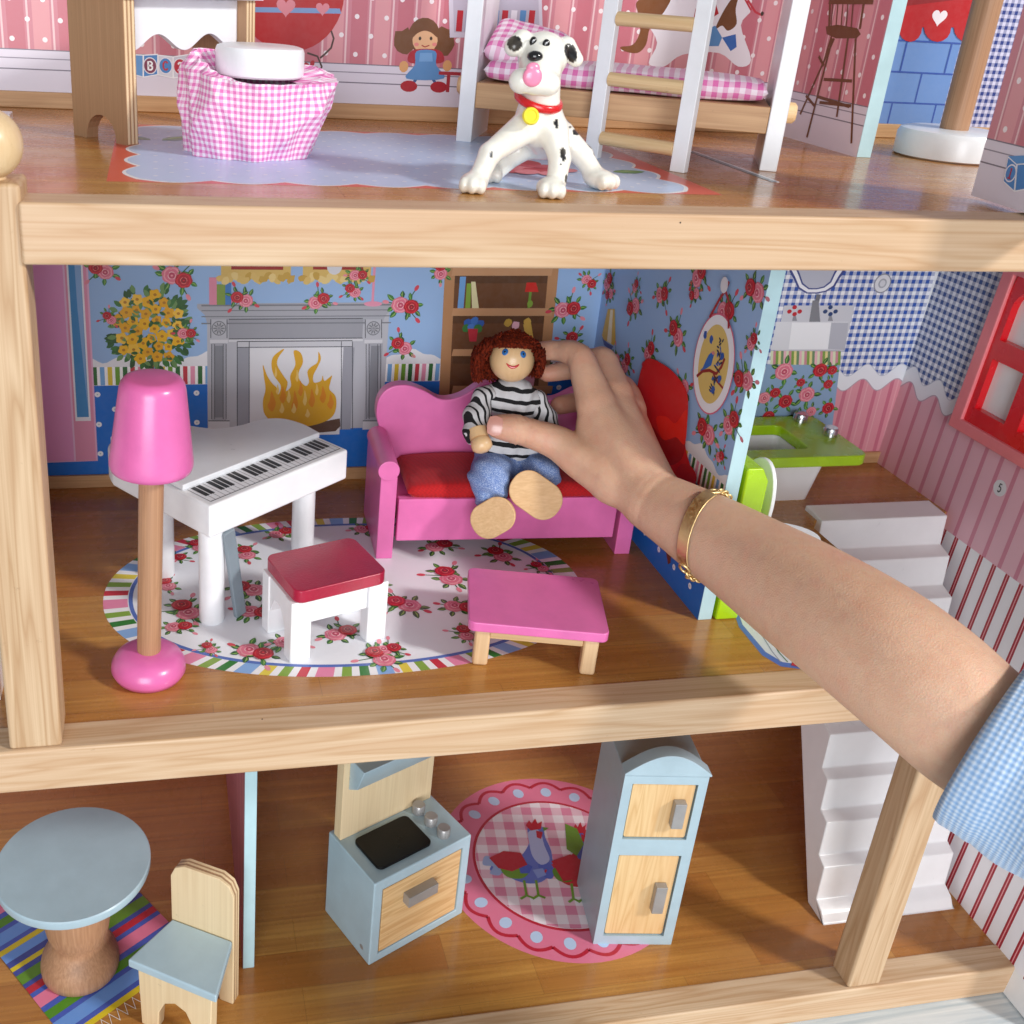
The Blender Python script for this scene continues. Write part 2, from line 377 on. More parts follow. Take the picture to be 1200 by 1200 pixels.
def make_floor_mat():
    m, nt, bs = nodes('printed_plank_laminate')
    br = N(nt, 'ShaderNodeTexBrick', offset=0.37, offset_frequency=2, ins={'Scale': 1.0, 'Mortar Size': 0.0, 'Brick Width': 13.0, 'Row Height': 2.3, 'Bias': 0.0})
    br.inputs['Color1'].default_value = (0, 0, 0, 1); br.inputs['Color2'].default_value = (1, 1, 1, 1)
    nt.links.new(coords(nt), br.inputs['Vector'])
    plank = ramp(nt, br.outputs['Color'], [(0.0, lin('#d3a052')), (0.35, lin('#c48a45')), (0.65, lin('#b37536')), (1.0, lin('#d9aa5e'))])
    g1 = noise(nt, coords(nt, (0.10, 5, 1)), 1.0, 4, 0.6, 0.2); g2 = noise(nt, coords(nt, (0.04, 1.2, 1)), 1.0, 3)
    c = mixc(nt, math_(nt, 'MULTIPLY', ramp(nt, g1, [(0.35, 1.0), (0.65, 0.0)]), 0.55), plank, lin('#8f5a2a'))
    c = mixc(nt, math_(nt, 'MULTIPLY', ramp(nt, g2, [(0.4, 1.0), (0.7, 0.0)]), 0.45), c, lin('#9c602c'))
    br2 = N(nt, 'ShaderNodeTexBrick', offset=0.37, offset_frequency=2, ins={'Scale': 1.0, 'Mortar Size': 0.025, 'Mortar Smooth': 0.4, 'Brick Width': 13.0, 'Row Height': 2.3}); nt.links.new(coords(nt), br2.inputs['Vector'])
    c = mixc(nt, math_(nt, 'MULTIPLY', br2.outputs['Fac'], 0.35), c, lin('#5a3516'))
    sp = noise(nt, coords(nt), 7.0, 6, 0.75); c = mixc(nt, math_(nt, 'MULTIPLY', ramp(nt, sp, [(0.70, 0.0), (0.725, 1.0)]), 0.35), c, lin('#d8c4a4'))
    nt.links.new(c, bs.inputs['Base Color'])
    dust = noise(nt, coords(nt), 0.9, 5, 0.6)
    nt.links.new(ramp(nt, dust, [(0.3, 0.2), (0.75, 0.34)]), bs.inputs['Roughness'])
    bs.inputs['Coat Weight'].default_value = 0.2; bs.inputs['Coat Roughness'].default_value = 0.08
    bump(nt, bs, noise(nt, coords(nt, (0.3, 1, 1)), 2.0, 3), 0.03, 0.0004); return m
FLOOR = make_floor_mat()

# ---------------------------------------------------------------- printed pictures: inks as thin flat shapes lying on their panel
class Print:
    """2-D drawing on a panel; fn(u, v, lift) -> xyz"""
    LIFT = 0.004
    def __init__(s, fn, inv, base=1): s.fn = fn; s.inv = inv; s.base = base; s.items = []; s.gid = 0; s.grp = None; s.rb = np.zeros((0, 4)); s.rl = np.zeros(0, int)
    def poly(s, pts, col, L=0):
        s.gid += 1; s.items.append((L, s.grp or s.gid, pts, lin(col) if isinstance(col, str) else col)); return s
    def begin(s): s.gid += 1; s.grp = s.gid
    def end(s): s.grp = None
    def px(s, pts, col, L=0): return s.poly([s.inv(x, y) for x, y in pts], col, L)
    def rect(s, u0, u1, v0, v1, col, L=0): return s.poly([(u0, v0), (u1, v0), (u1, v1), (u0, v1)], col, L)
    def pxrect(s, x0, y0, x1, y1, col, L=0):
        a = s.inv(x0, (y0 + y1) / 2); b = s.inv(x1, (y0 + y1) / 2); c = s.inv((x0 + x1) / 2, y0); d = s.inv((x0 + x1) / 2, y1)
        return s.rect(a[0], b[0], d[1], c[1], col, L)
    def ell(s, u, v, a, b, col, L=0, rot=0.0, n=14, wob=0.0, seed=0):
        r = random.Random(seed); ct, st = math.cos(rot), math.sin(rot); P = []
        for k in range(n):
            t = 2 * math.pi * k / n; w = 1 + wob * (r.random() - 0.5) * 2
            x, y = a * w * math.cos(t), b * w * math.sin(t); P.append((u + x * ct - y * st, v + x * st + y * ct))
        return s.poly(P, col, L)
    def line(s, pts, w, col, L=0):
        """mitred stroke"""
        own = s.grp is None
        if own: s.begin()
        nr = []
        for i in range(len(pts)):
            a = pts[max(i - 1, 0)]; b = pts[min(i + 1, len(pts) - 1)]; l = math.hypot(b[0] - a[0], b[1] - a[1]) or 1e-6
            nr.append((-(b[1] - a[1]) / l * w / 2, (b[0] - a[0]) / l * w / 2))
        for (a, n), (b, m) in zip(zip(pts, nr), list(zip(pts, nr))[1:]):
            s.poly([(a[0] + n[0], a[1] + n[1]), (b[0] + m[0], b[1] + m[1]), (b[0] - m[0], b[1] - m[1]), (a[0] - n[0], a[1] - n[1])], col, L)
        if own: s.end()
        return s
    def pxs(s, pts, col, L=0, n=4):
        """smooth closed outline through photo points"""
        p = [s.inv(x, y) for x, y in pts]; m = len(p); out = []
        for i in range(m):
            a, b, c, d = p[i - 1], p[i], p[(i + 1) % m], p[(i + 2) % m]
            for k in range(n):
                t = k / n; out.append(tuple(.5 * (2 * y + (z - x) * t + (2 * x - 5 * y + 4 * z - w) * t * t + (3 * y - x - 3 * z + w) * t ** 3) for x, y, z, w in zip(a, b, c, d)))
        return s.poly(out, col, L)
    def pxline(s, pts, w, col, L=0): return s.line([s.inv(*p) for p in pts], w, col, L)
    def leaf(s, u, v, l, w, rot, col='#3f7a35', L=0, mid='#8db45c'):
        c, n = math.cos(rot), math.sin(rot); P = []
        for t, h in ((0, 0), (.2, .7), (.5, 1), (.8, .6), (1, 0), (.8, -.6), (.5, -1), (.2, -.7)):
            x, y = t * l, h * w / 2; P.append((u + x * c - y * n, v + x * n + y * c))
        s.poly(P, col, L); q = [P[0], P[1], P[2], P[3], P[4]]
        if mid: s.poly([P[0]] + [(0.55 * a + 0.45 * (u + (0.5 * l) * c), 0.55 * b + 0.45 * (v + (0.5 * l) * n)) for a, b in q[1:4]] + [P[4]], mid, L + 1)
        return s
    def rose(s, u, v, r, red=True, seed=0, L=0, leaves=5):
        q = random.Random(seed); A = ('#b3202f', '#d8454d', '#8c1422', '#e88a86') if red else ('#e07f93', '#f0a9b3', '#c4546c', '#f7cdd0')
        a0 = q.random() * 6.28
        for k in range(leaves):
            a = a0 + k * 6.283 / leaves + (q.random() - .5) * .5
            s.leaf(u + .75 * r * math.cos(a), v + .75 * r * math.sin(a), r * (.8 + .4 * q.random()), r * .55, a + (q.random() - .5) * .6, q.choice(('#2f6a30', '#3c7a38', '#24552a')), L)
        P = []
        for k in range(21):
            t = 6.283 * k / 21; w = r * (0.9 + .1 * abs(math.sin(3.5 * t + a0))); P.append((u + w * math.cos(t), v + .92 * w * math.sin(t)))
        s.poly(P, A[0], L + 2)
        for k in range(5):
            a = a0 + k * 1.257; rr = .52 * r
            s.ell(u + rr * math.cos(a), v + rr * math.sin(a), .42 * r, .30 * r, A[1], L + 3, a + 1.57, 9, .12, seed + k)
            s.ell(u + rr * .86 * math.cos(a), v + rr * .86 * math.sin(a), .36 * r, .22 * r, A[0], L + 4, a + 1.57, 9, .12, seed + k)
        for k in range(3):
            a = a0 + .6 + k * 2.09
            s.ell(u + .24 * r * math.cos(a), v + .24 * r * math.sin(a), .27 * r, .16 * r, A[3], L + 5, a + 1.57, 8)
            s.ell(u + .18 * r * math.cos(a), v + .18 * r * math.sin(a), .24 * r, .14 * r, A[2], L + 6, a + 1.57, 8)
        s.ell(u, v, .12 * r, .1 * r, A[1], L + 7, 0, 7); return s
    def spray(s, u, v, r, seed=0, L=0, flip=1):
        """pink and red rose together with buds and leaves"""
        q = random.Random(seed); a = q.random() * 1.2 - .6 + (0 if flip > 0 else 2.2); c, n = math.cos(a), math.sin(a)
        for k in range(3):
            b = a + 1.9 * (k - 1) + 1.2; ex, ey = u + 2.1 * r * math.cos(b), v + 2.1 * r * math.sin(b)
            s.line([(u, v), (ex, ey)], .10 * r, '#2e5b2c', L); s.ell(ex, ey, .36 * r, .2 * r, q.choice(('#d3525e', '#e893a0')), L + 1, b, 9)
        s.rose(u - .55 * r * c, v - .55 * r * n, r * .95, False, seed, L, 6); s.rose(u + .6 * r * c, v + .6 * r * n, r * .82, True, seed + 50, L + 2, 5); return s
    def add(s, name, parent, mat=None, label=None):
        """stack the inks: each lies just above whatever it overlaps"""
        groups = {}
        for k, (L, g, pts, c) in enumerate(s.items): groups.setdefault(g, [L, k, []])[2].append((pts, c))
        V, F, C = [], [], []; e = 1e-3
        for L, k, ps in sorted(groups.values(), key=lambda q: (q[0], q[1])):
            bb = np.array([[min(p[0] for p in pts) + e, min(p[1] for p in pts) + e, max(p[0] for p in pts) - e, max(p[1] for p in pts) - e] for pts, c in ps]); lev = 0
            if len(s.rb):
                for q in bb:
                    m = (s.rb[:, 0] < q[2]) & (s.rb[:, 2] > q[0]) & (s.rb[:, 1] < q[3]) & (s.rb[:, 3] > q[1])
                    if m.any(): lev = max(lev, s.rl[m].max() + 1)
            s.rb = np.concatenate([s.rb, bb]); s.rl = np.concatenate([s.rl, np.full(len(bb), lev)])
            for pts, c in ps:
                n = len(V); V += [s.fn(u, v, (s.base + lev) * s.LIFT) for u, v in pts]; F.append(list(range(n, n + len(pts)))); C += [(*c, 1.0)] * len(pts)
        me = bpy.data.meshes.new(name); me.from_pydata(V, [], F)
        ca = me.color_attributes.new('Col', 'FLOAT_COLOR', 'CORNER'); ca.data.foreach_set('color', np.array(C, np.float32).ravel()); me.update()
        me.materials.append(mat or PRINT); o = bpy.data.objects.new(name, me); COL.objects.link(o); o.parent = parent
        if label: o['label'] = label
        s.items = []; return o

# ---------------------------------------------------------------- the dollhouse: floors, walls, beams, posts
FM, FLW, FUP = -0.1, -21.12, 21.9        # floor levels: middle, lower, upper storey
BACK = 23.9                              # face of the back wall
def rw(z): return 53.75 + 0.07 * (z + 21)   # the right wall leans a little
house = thing('dollhouse', 'open wooden dollhouse with three furnished storeys and pine beams', 'dollhouse')
PART_MDF = AQUA

def beam(x0, x1, z1, h=2.08, d=1.66, name='beam'):
    return add(name, MB().box(x0, x1, 0, d, z1 - h, z1), PINE_X, house, 0.13, segs=3)
beam(1.95, 58, 22.0); beam(-3, 45.0, 0.0); beam(-3, 53.9, -21.02)
for x_, y_, z_ in ((25.0, -.004, 21.7), (10.2, .9, .003)):
    add('nail_hole', MB().ball((x_, y_, z_), (.035, .008, .035) if y_ < 0 else (.04, .035, .008), 10), wood('dark_pin_hole', '#3a2718', '#1c120a') if 'dark_pin_hole' not in bpy.data.materials else bpy.data.materials['dark_pin_hole'], house)
# left post with ball finial
pz = 22.55
lp = add('post', MB().box(0.02, 2.06, 0.13, 2.1, 0.0, pz), PINE_Z, house, 0.16, segs=3)
add('ball_finial', MB().ball((1.0, 1.05, pz + 1.1), 1.15, 36).lathe([(0.55, pz - 0.05), (0.5, pz + 0.3)], 24, Matrix.Translation((1.0, 1.05, 0))), wood('pale_ball_wood', '#dcc096', '#c09a68', 'z', 0.5, 0.4, 0.4, 0.4, 0.2), lp)
add('post', MB().box(43.0, 45.05, 0.12, 1.72, -21.0, -2.09), PINE_Z, house, 0.16, segs=3)

flo = add('floor', MB().box(-9, 53.9, 1.55, 24.5, FLW - 1.0, FLW), FLOOR, house)
flm = add('floor', MB().prism([(-1.2, 1.66), (45, 1.66), (45, 15.0), (45.6, 16.0), (54.6, 16.0), (55.6, 16.6), (55.6, 24.5), (-1.2, 24.5)], FM - 1.2, FM), FLOOR, house)
flu = add('floor', MB().box(-6, 60, 1.66, 24.5, FUP - 1.2, FUP), FLOOR, house)
add('seam_strip', MB().box(32.95, 33.2, 7.6, 15.9, FUP, FUP + 0.02), GREY_P, flu)
add('seam_strip', MB().box(33.2, 33.34, 7.6, 15.9, FUP, FUP + 0.025), WHITE, flu)

bw_mid = add('back_wall', MB().box(-1.2, 56.6, BACK, 24.5, FM, FUP - 1.2), WHITE, house)
bw_up = add('back_wall', MB().box(-6, 62, BACK, 24.5, FUP, 40), WHITE, house)
bw_low = add('back_wall', MB().box(-9, 54, BACK, 24.5, FLW, FM - 1.2), paint('lower_wall_paper', '#e3b9bd', 0.4), house)
for p, x0, x1, z in ((bw_mid, -1.2, 32.9, FM), (bw_mid, 33.7, 55.3, FM), (bw_up, -6, 42.3, FUP), (bw_up, 43.1, 60, FUP)):
    add('baseboard', MB().box(x0, x1, 23.66, BACK, z, z + 0.82), BOARD_X, p, 0.06)
# right wall (leaning plane), left wall, partitions
def rwall(u, v, l): return (rw(v) - l, u, v)
def rinv(x, y):
    p = at(x, y, X=55.2)
    for _ in range(4): p = at(x, y, X=rw(p[2]))
    return p[1], p[2]
WY0 = -2.6
rwo = add('right_wall', MB().raw([(rw(z) + d, y, z) for d in (0, 0.6) for y in (WY0, 24.5) for z in (-23.05, 20.6)],
          [(0, 1, 3, 2), (4, 6, 7, 5), (0, 4, 5, 1), (2, 3, 7, 6), (0, 2, 6, 4), (1, 5, 7, 3)]), WHITE, house)
add('left_wall', MB().box(-1.5, -0.75, 3.6, 23.9, FM, FUP - 1.2), WHITE_P, house)
PX = 32.98
part_m = add('partition', MB().box(PX, PX + 0.75, 6.25, BACK, FM, FUP - 1.2), PART_MDF, house, 0.03)
part_l = add('partition', MB().box(9.93, 10.55, 6.2, BACK, FLW, FM - 1.2), PART_MDF, house, 0.03)
part_u = add('partition', MB().box(42.38, 43.2, 15.5, BACK, FUP, 40), PART_MDF, house, 0.03)
PUX = 40.45
part_f = add('partition', MB().raw([(PUX + a - (4.4 - y) * 0.08, y, z) for a in (0, 0.8) for y in (-3.5, 4.4) for z in (22.12, 40)],
             [(0, 1, 3, 2), (4, 6, 7, 5), (0, 4, 5, 1), (2, 3, 7, 6), (0, 2, 6, 4), (1, 5, 7, 3)]), PART_MDF, house, 0.03)

# ---------------------------------------------------------------- back wall of the middle storey: living room print
def bfn(u, v, l): return (u, BACK - l, v)
def binv(x, y):
    p = at(x, y, Y=BACK); return p[0], p[2]
P = Print(bfn, binv)
SKY, DOTB, STR = '#9cbbe2', '#2f73cc', ['#ffffff', '#2e6a33', '#ffffff', '#7fb0e0', '#ffffff', '#e3c94f', '#ffffff', '#6fa03a', '#ffffff', '#2e6a33', '#ffffff', '#c84a54', '#ffffff', '#ec9fb8']
P.rect(-1.2, PX, 6.4, 20.6, SKY); P.rect(-1.2, PX, FM, 6.4, DOTB); P.add('wallpaper', bw_mid)
def wainscot(P, u0, u1, L=1, v1=6.4):
    """white scalloped band over candy stripes over dotted blue"""
    P.rect(u0, u1, v1, v1 + 1.25, '#f2f2f2', L)
    n = int((u1 - u0) / 0.25)
    top = [(u0 + (u1 - u0) * k / n, v1 + 1.75 + 0.38 * math.sin((u0 + (u1 - u0) * k / n) * 1.55) ** 3) for k in range(n + 1)]
    P.poly([(u0, v1 + 1.15)] + [(u1, v1 + 1.15)] + top[::-1], '#e9eaee', L + 1)
    u = u0; k = 0
    while u < u1:
        w = 0.26 if k % 2 else 0.17
        P.rect(u, min(u + w, u1), v1 + 0.02, v1 + 1.15, STR[k % len(STR)], L + 2); u += w; k += 1
    row = 0; v = v1 - 0.55
    while v > 0.8:
        u = u0 + 0.4 + (row % 2) * 0.95
        while u < u1 - 0.2:
            P.ell(u, v, 0.17, 0.17, '#f3f5f8', L, 0, 12); P.ell(u, v, 0.05, 0.05, '#b9c4d0', L + 1, 0, 6); u += 1.9
        v -= 0.95; row += 1
wainscot(P, 2.2, 9.4); P.add('striped_dado', bw_mid); wainscot(P, 19.2, PX); P.add('striped_dado', bw_mid)
# pink window print
P.rect(-1.2, 1.15, 1.6, 20.6, '#eaa3cf', 4); P.rect(1.15, 2.35, 1.6, 20.6, '#e59cb8', 4)
P.line([(1.12, 1.6), (1.12, 20.6)], 0.1, '#efc6e2', 5); P.rect(1.28, 2.15, 4.2, 20.6, '#efeff4', 5); P.rect(1.38, 2.05, 4.45, 20.6, '#4d8fc6', 6)
P.poly([(1.62, 20.6), (1.75, 11), (2.02, 4.9), (2.05, 20.6)], '#8fb2dc', 7); P.line([(-1.2, 1.6), (2.38, 1.6), (2.38, 20.6)], 0.1, '#e9b9d4', 8)
P.add('printed_window', bw_mid)
# topiary tree with yellow flowers
c = binv(176, 385); q = random.Random(3)
for k in range(170):
    a, r = q.random() * 6.283, 2.15 * math.sqrt(q.random()); u, v = c[0] + r * math.cos(a) * 1.02, c[1] + r * math.sin(a) * 1.1
    P.leaf(u, v, .55, .3, a + (q.random() - .5), q.choice(('#2f5f2c', '#3d7436', '#265024', '#6d9358')), 5, None)
P.rect(c[0] - .16, c[0] + .16, 5.2, c[1] - 2, '#8a5a34', 4)
for k in range(36):
    a, r = k * 2.4, 2.0 * math.sqrt((k + .5) / 36); u, v = c[0] + r * math.cos(a), c[1] + r * math.sin(a) * 1.08
    rr_ = .26 + .1 * q.random(); pts = [(u + rr_ * (1 + .14 * math.cos(5 * t + k)) * math.cos(t), v + rr_ * (1 + .14 * math.cos(5 * t + k)) * math.sin(t)) for t in [6.283 * j / 20 for j in range(20)]]
    P.poly(pts, q.choice(('#f0bb3c', '#f4c858', '#e6ac38')), 7 + k % 3); P.leaf(u + rr_ * .7, v - rr_ * .6, .42, .22, k * 1.1, q.choice(('#2f5f2c', '#6d9358')), 9 + k % 2, None); P.ell(u, v, .1, .09, '#b97f2c', 11, 0, 7)
P.add('printed_flower_tree', bw_mid)
# fireplace
G1, G2, G3, GD, GL = '#b9bbc2', '#9a9ca4', '#85888f', '#55575e', '#d4d5da'
P.pxrect(243, 360, 452, 503, G1, 4)
P.px([(231, 356), (463, 354), (462, 361), (452, 369), (447, 380), (243, 380), (240, 369), (231, 361)], '#a9abb3', 6)
for y, w in ((358, .10), (364, .06), (371, .06), (379, .08)): P.pxline([(236, y), (458, y - 1)], w, '#7b7d84', 7)
P.pxrect(268, 374, 425, 398, G2, 6); P.pxline([(268, 374), (425, 373)], .06, GD, 7); P.pxline([(268, 397), (425, 396)], .06, GD, 7)
P.pxrect(268, 397, 425, 400, GL, 6)
for x0, x1 in ((247, 266), (428, 447)):
    P.pxrect(x0, 374, x1, 396, G1, 7); P.pxline([(x0, 374), (x0, 396)], .05, GD, 8); P.pxline([(x1, 374), (x1, 396)], .05, GD, 8)
    u, v = binv((x0 + x1) / 2, 384.5); P.ell(u, v, .42, .45, '#77797f', 9, 0, 20); P.ell(u, v, .36, .39, '#b3b5bb', 10, 0, 20)
    for k in range(10):
        a = k * .628; P.ell(u + .22 * math.cos(a), v + .24 * math.sin(a), .13, .045, '#77797f', 11, a, 8)
    P.ell(u, v, .09, .09, '#8f9198', 12, 0, 10)
    P.pxrect(x0 - 1, 398, x1 + 1, 402, GL, 8); P.pxrect(x0 + 1, 402, x1 - 1, 494, '#a7a9b1', 7); P.pxrect(x0 + 4.5, 405, x1 - 4.5, 489, G3, 8)
    for x in (x0 + 1, x0 + 4.5, x1 - 4.5, x1 - 1): P.pxline([(x, 403), (x, 491)], .045, GD, 9)
    P.pxrect(x0 - 3, 493, x1 + 3, 503, GL, 9); P.pxline([(x0 - 3, 493), (x1 + 3, 493)], .06, GD, 10)
P.pxrect(278, 400, 413, 407, '#c9cad0', 7); P.pxline([(278, 400), (413, 399)], .06, GD, 8); P.pxline([(278, 407), (413, 406)], .05, GD, 8)
P.pxrect(278, 407, 292, 503, '#9b9da6', 7); P.pxrect(400, 407, 413, 503, '#9b9da6', 7)
P.pxrect(292, 407, 400, 510, '#dfe0e4', 7)
for x in (278, 292, 400, 413): P.pxline([(x, 400), (x, 503)], .05, GD, 8)
P.add('printed_fireplace', bw_mid)
FY, FO, FP, FB = '#d9a521', '#d98a26', '#e8c878', '#5a4030'
P.px([(352, 499), (398, 490), (399, 499), (393, 505), (360, 508), (345, 504)], FB, 8)
P.pxs([(310, 485), (308, 470), (311, 456), (309, 440), (308, 427), (313, 440), (319, 449), (324, 454), (326, 462), (329, 452), (321, 440), (318, 428), (320, 418), (328, 411), (333, 409), (326, 419), (325, 428), (332, 440), (337, 448), (335, 458), (341, 452), (340, 440), (346, 427), (344, 411), (352, 413), (355, 424), (350, 436), (351, 445), (358, 452), (362, 447), (360, 436), (364, 430), (372, 424), (373, 412), (376, 420), (372, 430), (367, 440), (368, 448), (376, 446), (378, 440), (380, 446), (386, 442), (389, 440), (387, 448), (386, 456), (393, 464), (394, 476), (390, 487), (380, 494), (362, 499), (342, 500), (322, 496)], FY, 9)
for k, (x, y, w, h, cc) in enumerate([(318, 470, 5, 12, FO), (331, 462, 4, 10, FO), (345, 470, 4, 13, FO), (352, 455, 3, 9, FO), (365, 466, 4, 11, FO), (378, 462, 4, 10, FO), (387, 470, 4, 9, FO), (325, 456, 2, 6, FP), (338, 464, 2.5, 8, FP), (357, 466, 2.5, 9, FP), (371, 456, 2, 7, FP), (344, 478, 3, 6, FP), (360, 484, 3, 5, FP), (330, 478, 3, 6, FP), (348, 440, 2, 7, FP), (323, 436, 1.5, 6, FP)]):
    P.pxs([(x, y - h), (x + w * .7, y - h * .3), (x + w, y + h * .3), (x + w * .2, y + h), (x - w * .9, y + h * .5), (x - w * .4, y - h * .1)], cc, 10 + k % 3)
P.add('printed_flames', bw_mid)
# mantel books, gilt frames, little lamp foot
P.pxrect(245, 325, 254, 357, '#dc8fa4', 6); P.pxrect(254, 333, 264, 357, '#7f9a44', 7); P.pxrect(263, 328, 271, 357, '#4a7fc0', 6); P.pxrect(271, 346, 275, 357, '#dc8fa4', 6)
for x0, x1 in ((256, 344), (352, 438)):
    P.pxrect(x0 + 3, 300, x1 - 3, 327, '#d9b96c', 6); P.pxrect(x0 + 15, 300, x1 - 12, 316, '#9a2a26', 8)
    for k in range(16):
        u, v = binv(x0 + (x1 - x0) * (k + .5) / 16, 326 + 3 * math.sin(k * 1.7)); P.ell(u, v, .28, .2, q.choice(('#e6cd8c', '#c7a24e', '#dcbd72')), 7 + k % 2, k * .7, 9, .2, k)
u, v = binv(392, 312); P.ell(u, v, .45, .5, '#d9dade', 9)
P.pxrect(436.5, 300, 439.5, 355, '#e59ab2', 6); u, v = binv(437, 356); P.ell(u, v, .55, .16, '#e59ab2', 7, 0, 16)
P.add('printed_mantel_ornaments', bw_mid)
# bookcase
B1, B2 = '#b98a62', '#6b4426'
P.px([(522, 300), (654, 300), (640, 470), (514, 470)], B2, 4)
P.px([(522, 300), (534, 300), (526, 470), (514, 470)], B1, 6); P.px([(644, 300), (656, 300), (640, 470), (629, 470)], B1, 6)
for y0, y1 in ((313, 323), (361, 370), (409, 417), (452, 461)): P.px([(531, y0), (648, y0), (646, y1), (529, y1)], '#c59770', 7)
for y0 in (323, 370, 417): P.px([(531, y0), (646, y0), (645, y0 + 9), (530, y0 + 9)], '#573618', 5)
P.px([(536, 361), (539, 324), (546, 324), (543, 361)], '#78a8dc', 8); P.px([(545, 361), (547, 332), (552, 332), (551, 361)], '#86a844', 8); P.px([(553, 361), (552, 330), (557, 330), (561, 361)], '#e3dcae', 8)
P.pxrect(619, 342, 622, 361, '#6f9a3c', 8); P.px([(615, 342), (617, 331), (628, 331), (631, 342)], '#cc3a34', 9)
u, v = binv(621, 356); P.ell(u, v, .18, .22, '#86a844', 9)
for k, (x, y, cc) in enumerate(((548, 378, '#3f66b0'), (556, 376, '#4d7bc4'), (562, 379, '#3f66b0'), (552, 384, '#5a86cc'), (546, 384, '#3b7a3a'), (560, 385, '#3b7a3a'), (595, 378, '#c9a44e'), (618, 377, '#d8b25c'), (604, 381, '#e8b7c4'))):
    u, v = binv(x, y); P.ell(u, v, .26, .26, cc, 8 + k % 2, 0, 9, .15, k)
P.px([(548, 385), (560, 385), (558, 400), (550, 400)], '#c4404a', 9); P.px([(613, 380), (622, 378), (625, 396), (616, 396)], '#d8b25c', 9)
P.px([(614, 440), (627, 440), (625, 452), (616, 452)], '#e8a7b8', 8)
P.add('printed_bookcase', bw_mid)
# rose sprays of the living room wallpaper
for k, (x, y, s) in enumerate(((118, 316, .8), (208, 325, 1.0), (283, 350, .75), (374, 352, .75), (413, 340, .6), (475, 358, .95), (470, 405, .8), (665, 362, .95), (670, 400, .8), (219, 390, .6), (128, 372, .5), (690, 330, .6), (516, 316, .7), (420, 322, .6))):
    u, v = binv(x, y); P.spray(u, v, s * .62, 20 + k, 3, 1 if k % 2 else -1)
P.add('printed_roses', bw_mid)

# ---------------------------------------------------------------- partition of the middle storey
def pfn(u, v, l): return (PX - l, u, v)
def pinv(x, y):
    p = at(x, y, X=PX); return p[1], p[2]
P = Print(pfn, pinv)
P.rect(6.27, BACK, 6.4, 20.6, '#9cbce4'); P.rect(6.27, BACK, FM, 6.4, DOTB); P.add('wallpaper', part_m)
wainscot(P, 6.27, BACK); P.add('striped_dado', part_m)
for k, (x, y, s) in enumerate(((714, 330, .8), (715, 345, .6), (746, 335, .55), (743, 360, .9), (777, 345, .85), (793, 390, .95), (821, 322, .9), (815, 345, .55), (852, 365, .95), (885, 340, .9), (883, 400, .6), (872, 445, .9), (735, 425, .8), (722, 420, .7), (762, 412, .85), (828, 505, 1.0), (858, 495, .9), (800, 455, .8), (705, 440, .6), (690, 425, .6), (845, 535, .5))):
    u, v = pinv(x, y); P.spray(u, v, s * .62, 120 + k, 1, 1 if k % 2 else -1)
P.add('printed_roses', part_m)
# oval bird picture
u0, v0 = pinv(838, 427)
for a, b, cc, L in ((1.95, 2.55, '#d96a86', 12), (1.88, 2.47, '#eef0f6', 13), (1.42, 2.0, '#dcc276', 14)): P.ell(u0, v0, a, b, cc, L, 0, 40)
def o(x, y): return pinv(x, y)
P.px([(822, 435), (826, 431), (829, 424), (833, 416), (837, 412), (840, 414), (838, 420), (836, 428), (830, 432)], '#2f6ab8', 16)
P.px([(836, 413), (839, 411), (841, 415), (838, 416)], '#d58a8a', 17)
P.pxline([(819, 441), (826, 435), (834, 434), (842, 438), (848, 430), (852, 420)], .16, '#8e2320', 16); P.pxline([(838, 436), (843, 447), (850, 455)], .12, '#8e2320', 16)
for k in range(34):
    a = k * .53; rr = .9 + .5 * ((k * 37) % 10) / 10; uu, vv = u0 - abs(1.05 * math.cos(a)) * (.35 + .6 * ((k * 13) % 7) / 7), v0 + 1.6 * math.sin(a) * (.5 + .5 * ((k * 7) % 5) / 5)
    P.leaf(uu, vv, .3, .12, a * 2, '#1d2740' if k % 4 else '#2f5fb4', 16, None)
for x, y in ((836, 398), (849, 418), (846, 444), (838, 457), (829, 392)):
    u, v = pinv(x, y); P.ell(u, v, .18, .2, '#2d58a8', 17, 0, 9, .2, x)
P.pxline([(834, 372), (845, 352), (853, 340), (857, 330)], .17, '#a3242c', 15); P.pxline([(853, 340), (857, 352), (857, 385)], .17, '#a3242c', 15); u, v = pinv(852, 334); P.ell(u, v, .35, .4, '#e4e4ea', 16)
P.add('printed_bird_picture', part_m)
P.px([(713, 362), (721, 362), (722, 400), (720, 405), (708, 398), (706, 393)], '#d6b24e', 12); P.px([(716, 363), (719, 363), (717, 403), (712, 400)], '#f0e6c4', 13)
P.px([(706, 395), (712, 402), (719, 406), (716, 411), (708, 404)], '#4a5c9a', 11); P.add('printed_book', part_m)
# red egg chair
P.pxs([(747, 470), (752, 442), (757, 426), (763, 420), (775, 424), (790, 434), (802, 448), (809, 464), (809, 490), (806, 520), (812, 545), (818, 560), (815, 575), (790, 590), (765, 575), (748, 540), (744, 505)], '#d8131a', 12)
P.pxs([(806, 500), (806, 525), (800, 540), (786, 545), (772, 535), (764, 515), (768, 500), (780, 515), (795, 512)], '#b00f16', 13)
P.pxs([(772, 490), (784, 488), (795, 496), (808, 480), (806, 520), (795, 512), (780, 515)], '#ef3f38', 14)
P.pxs([(800, 545), (812, 545), (820, 560), (812, 572), (798, 574), (794, 560)], '#c4252a', 14)
P.px([(781, 648), (788, 636), (786, 660), (783, 661)], '#6b2c1c', 13); P.add('printed_red_chair', part_m)

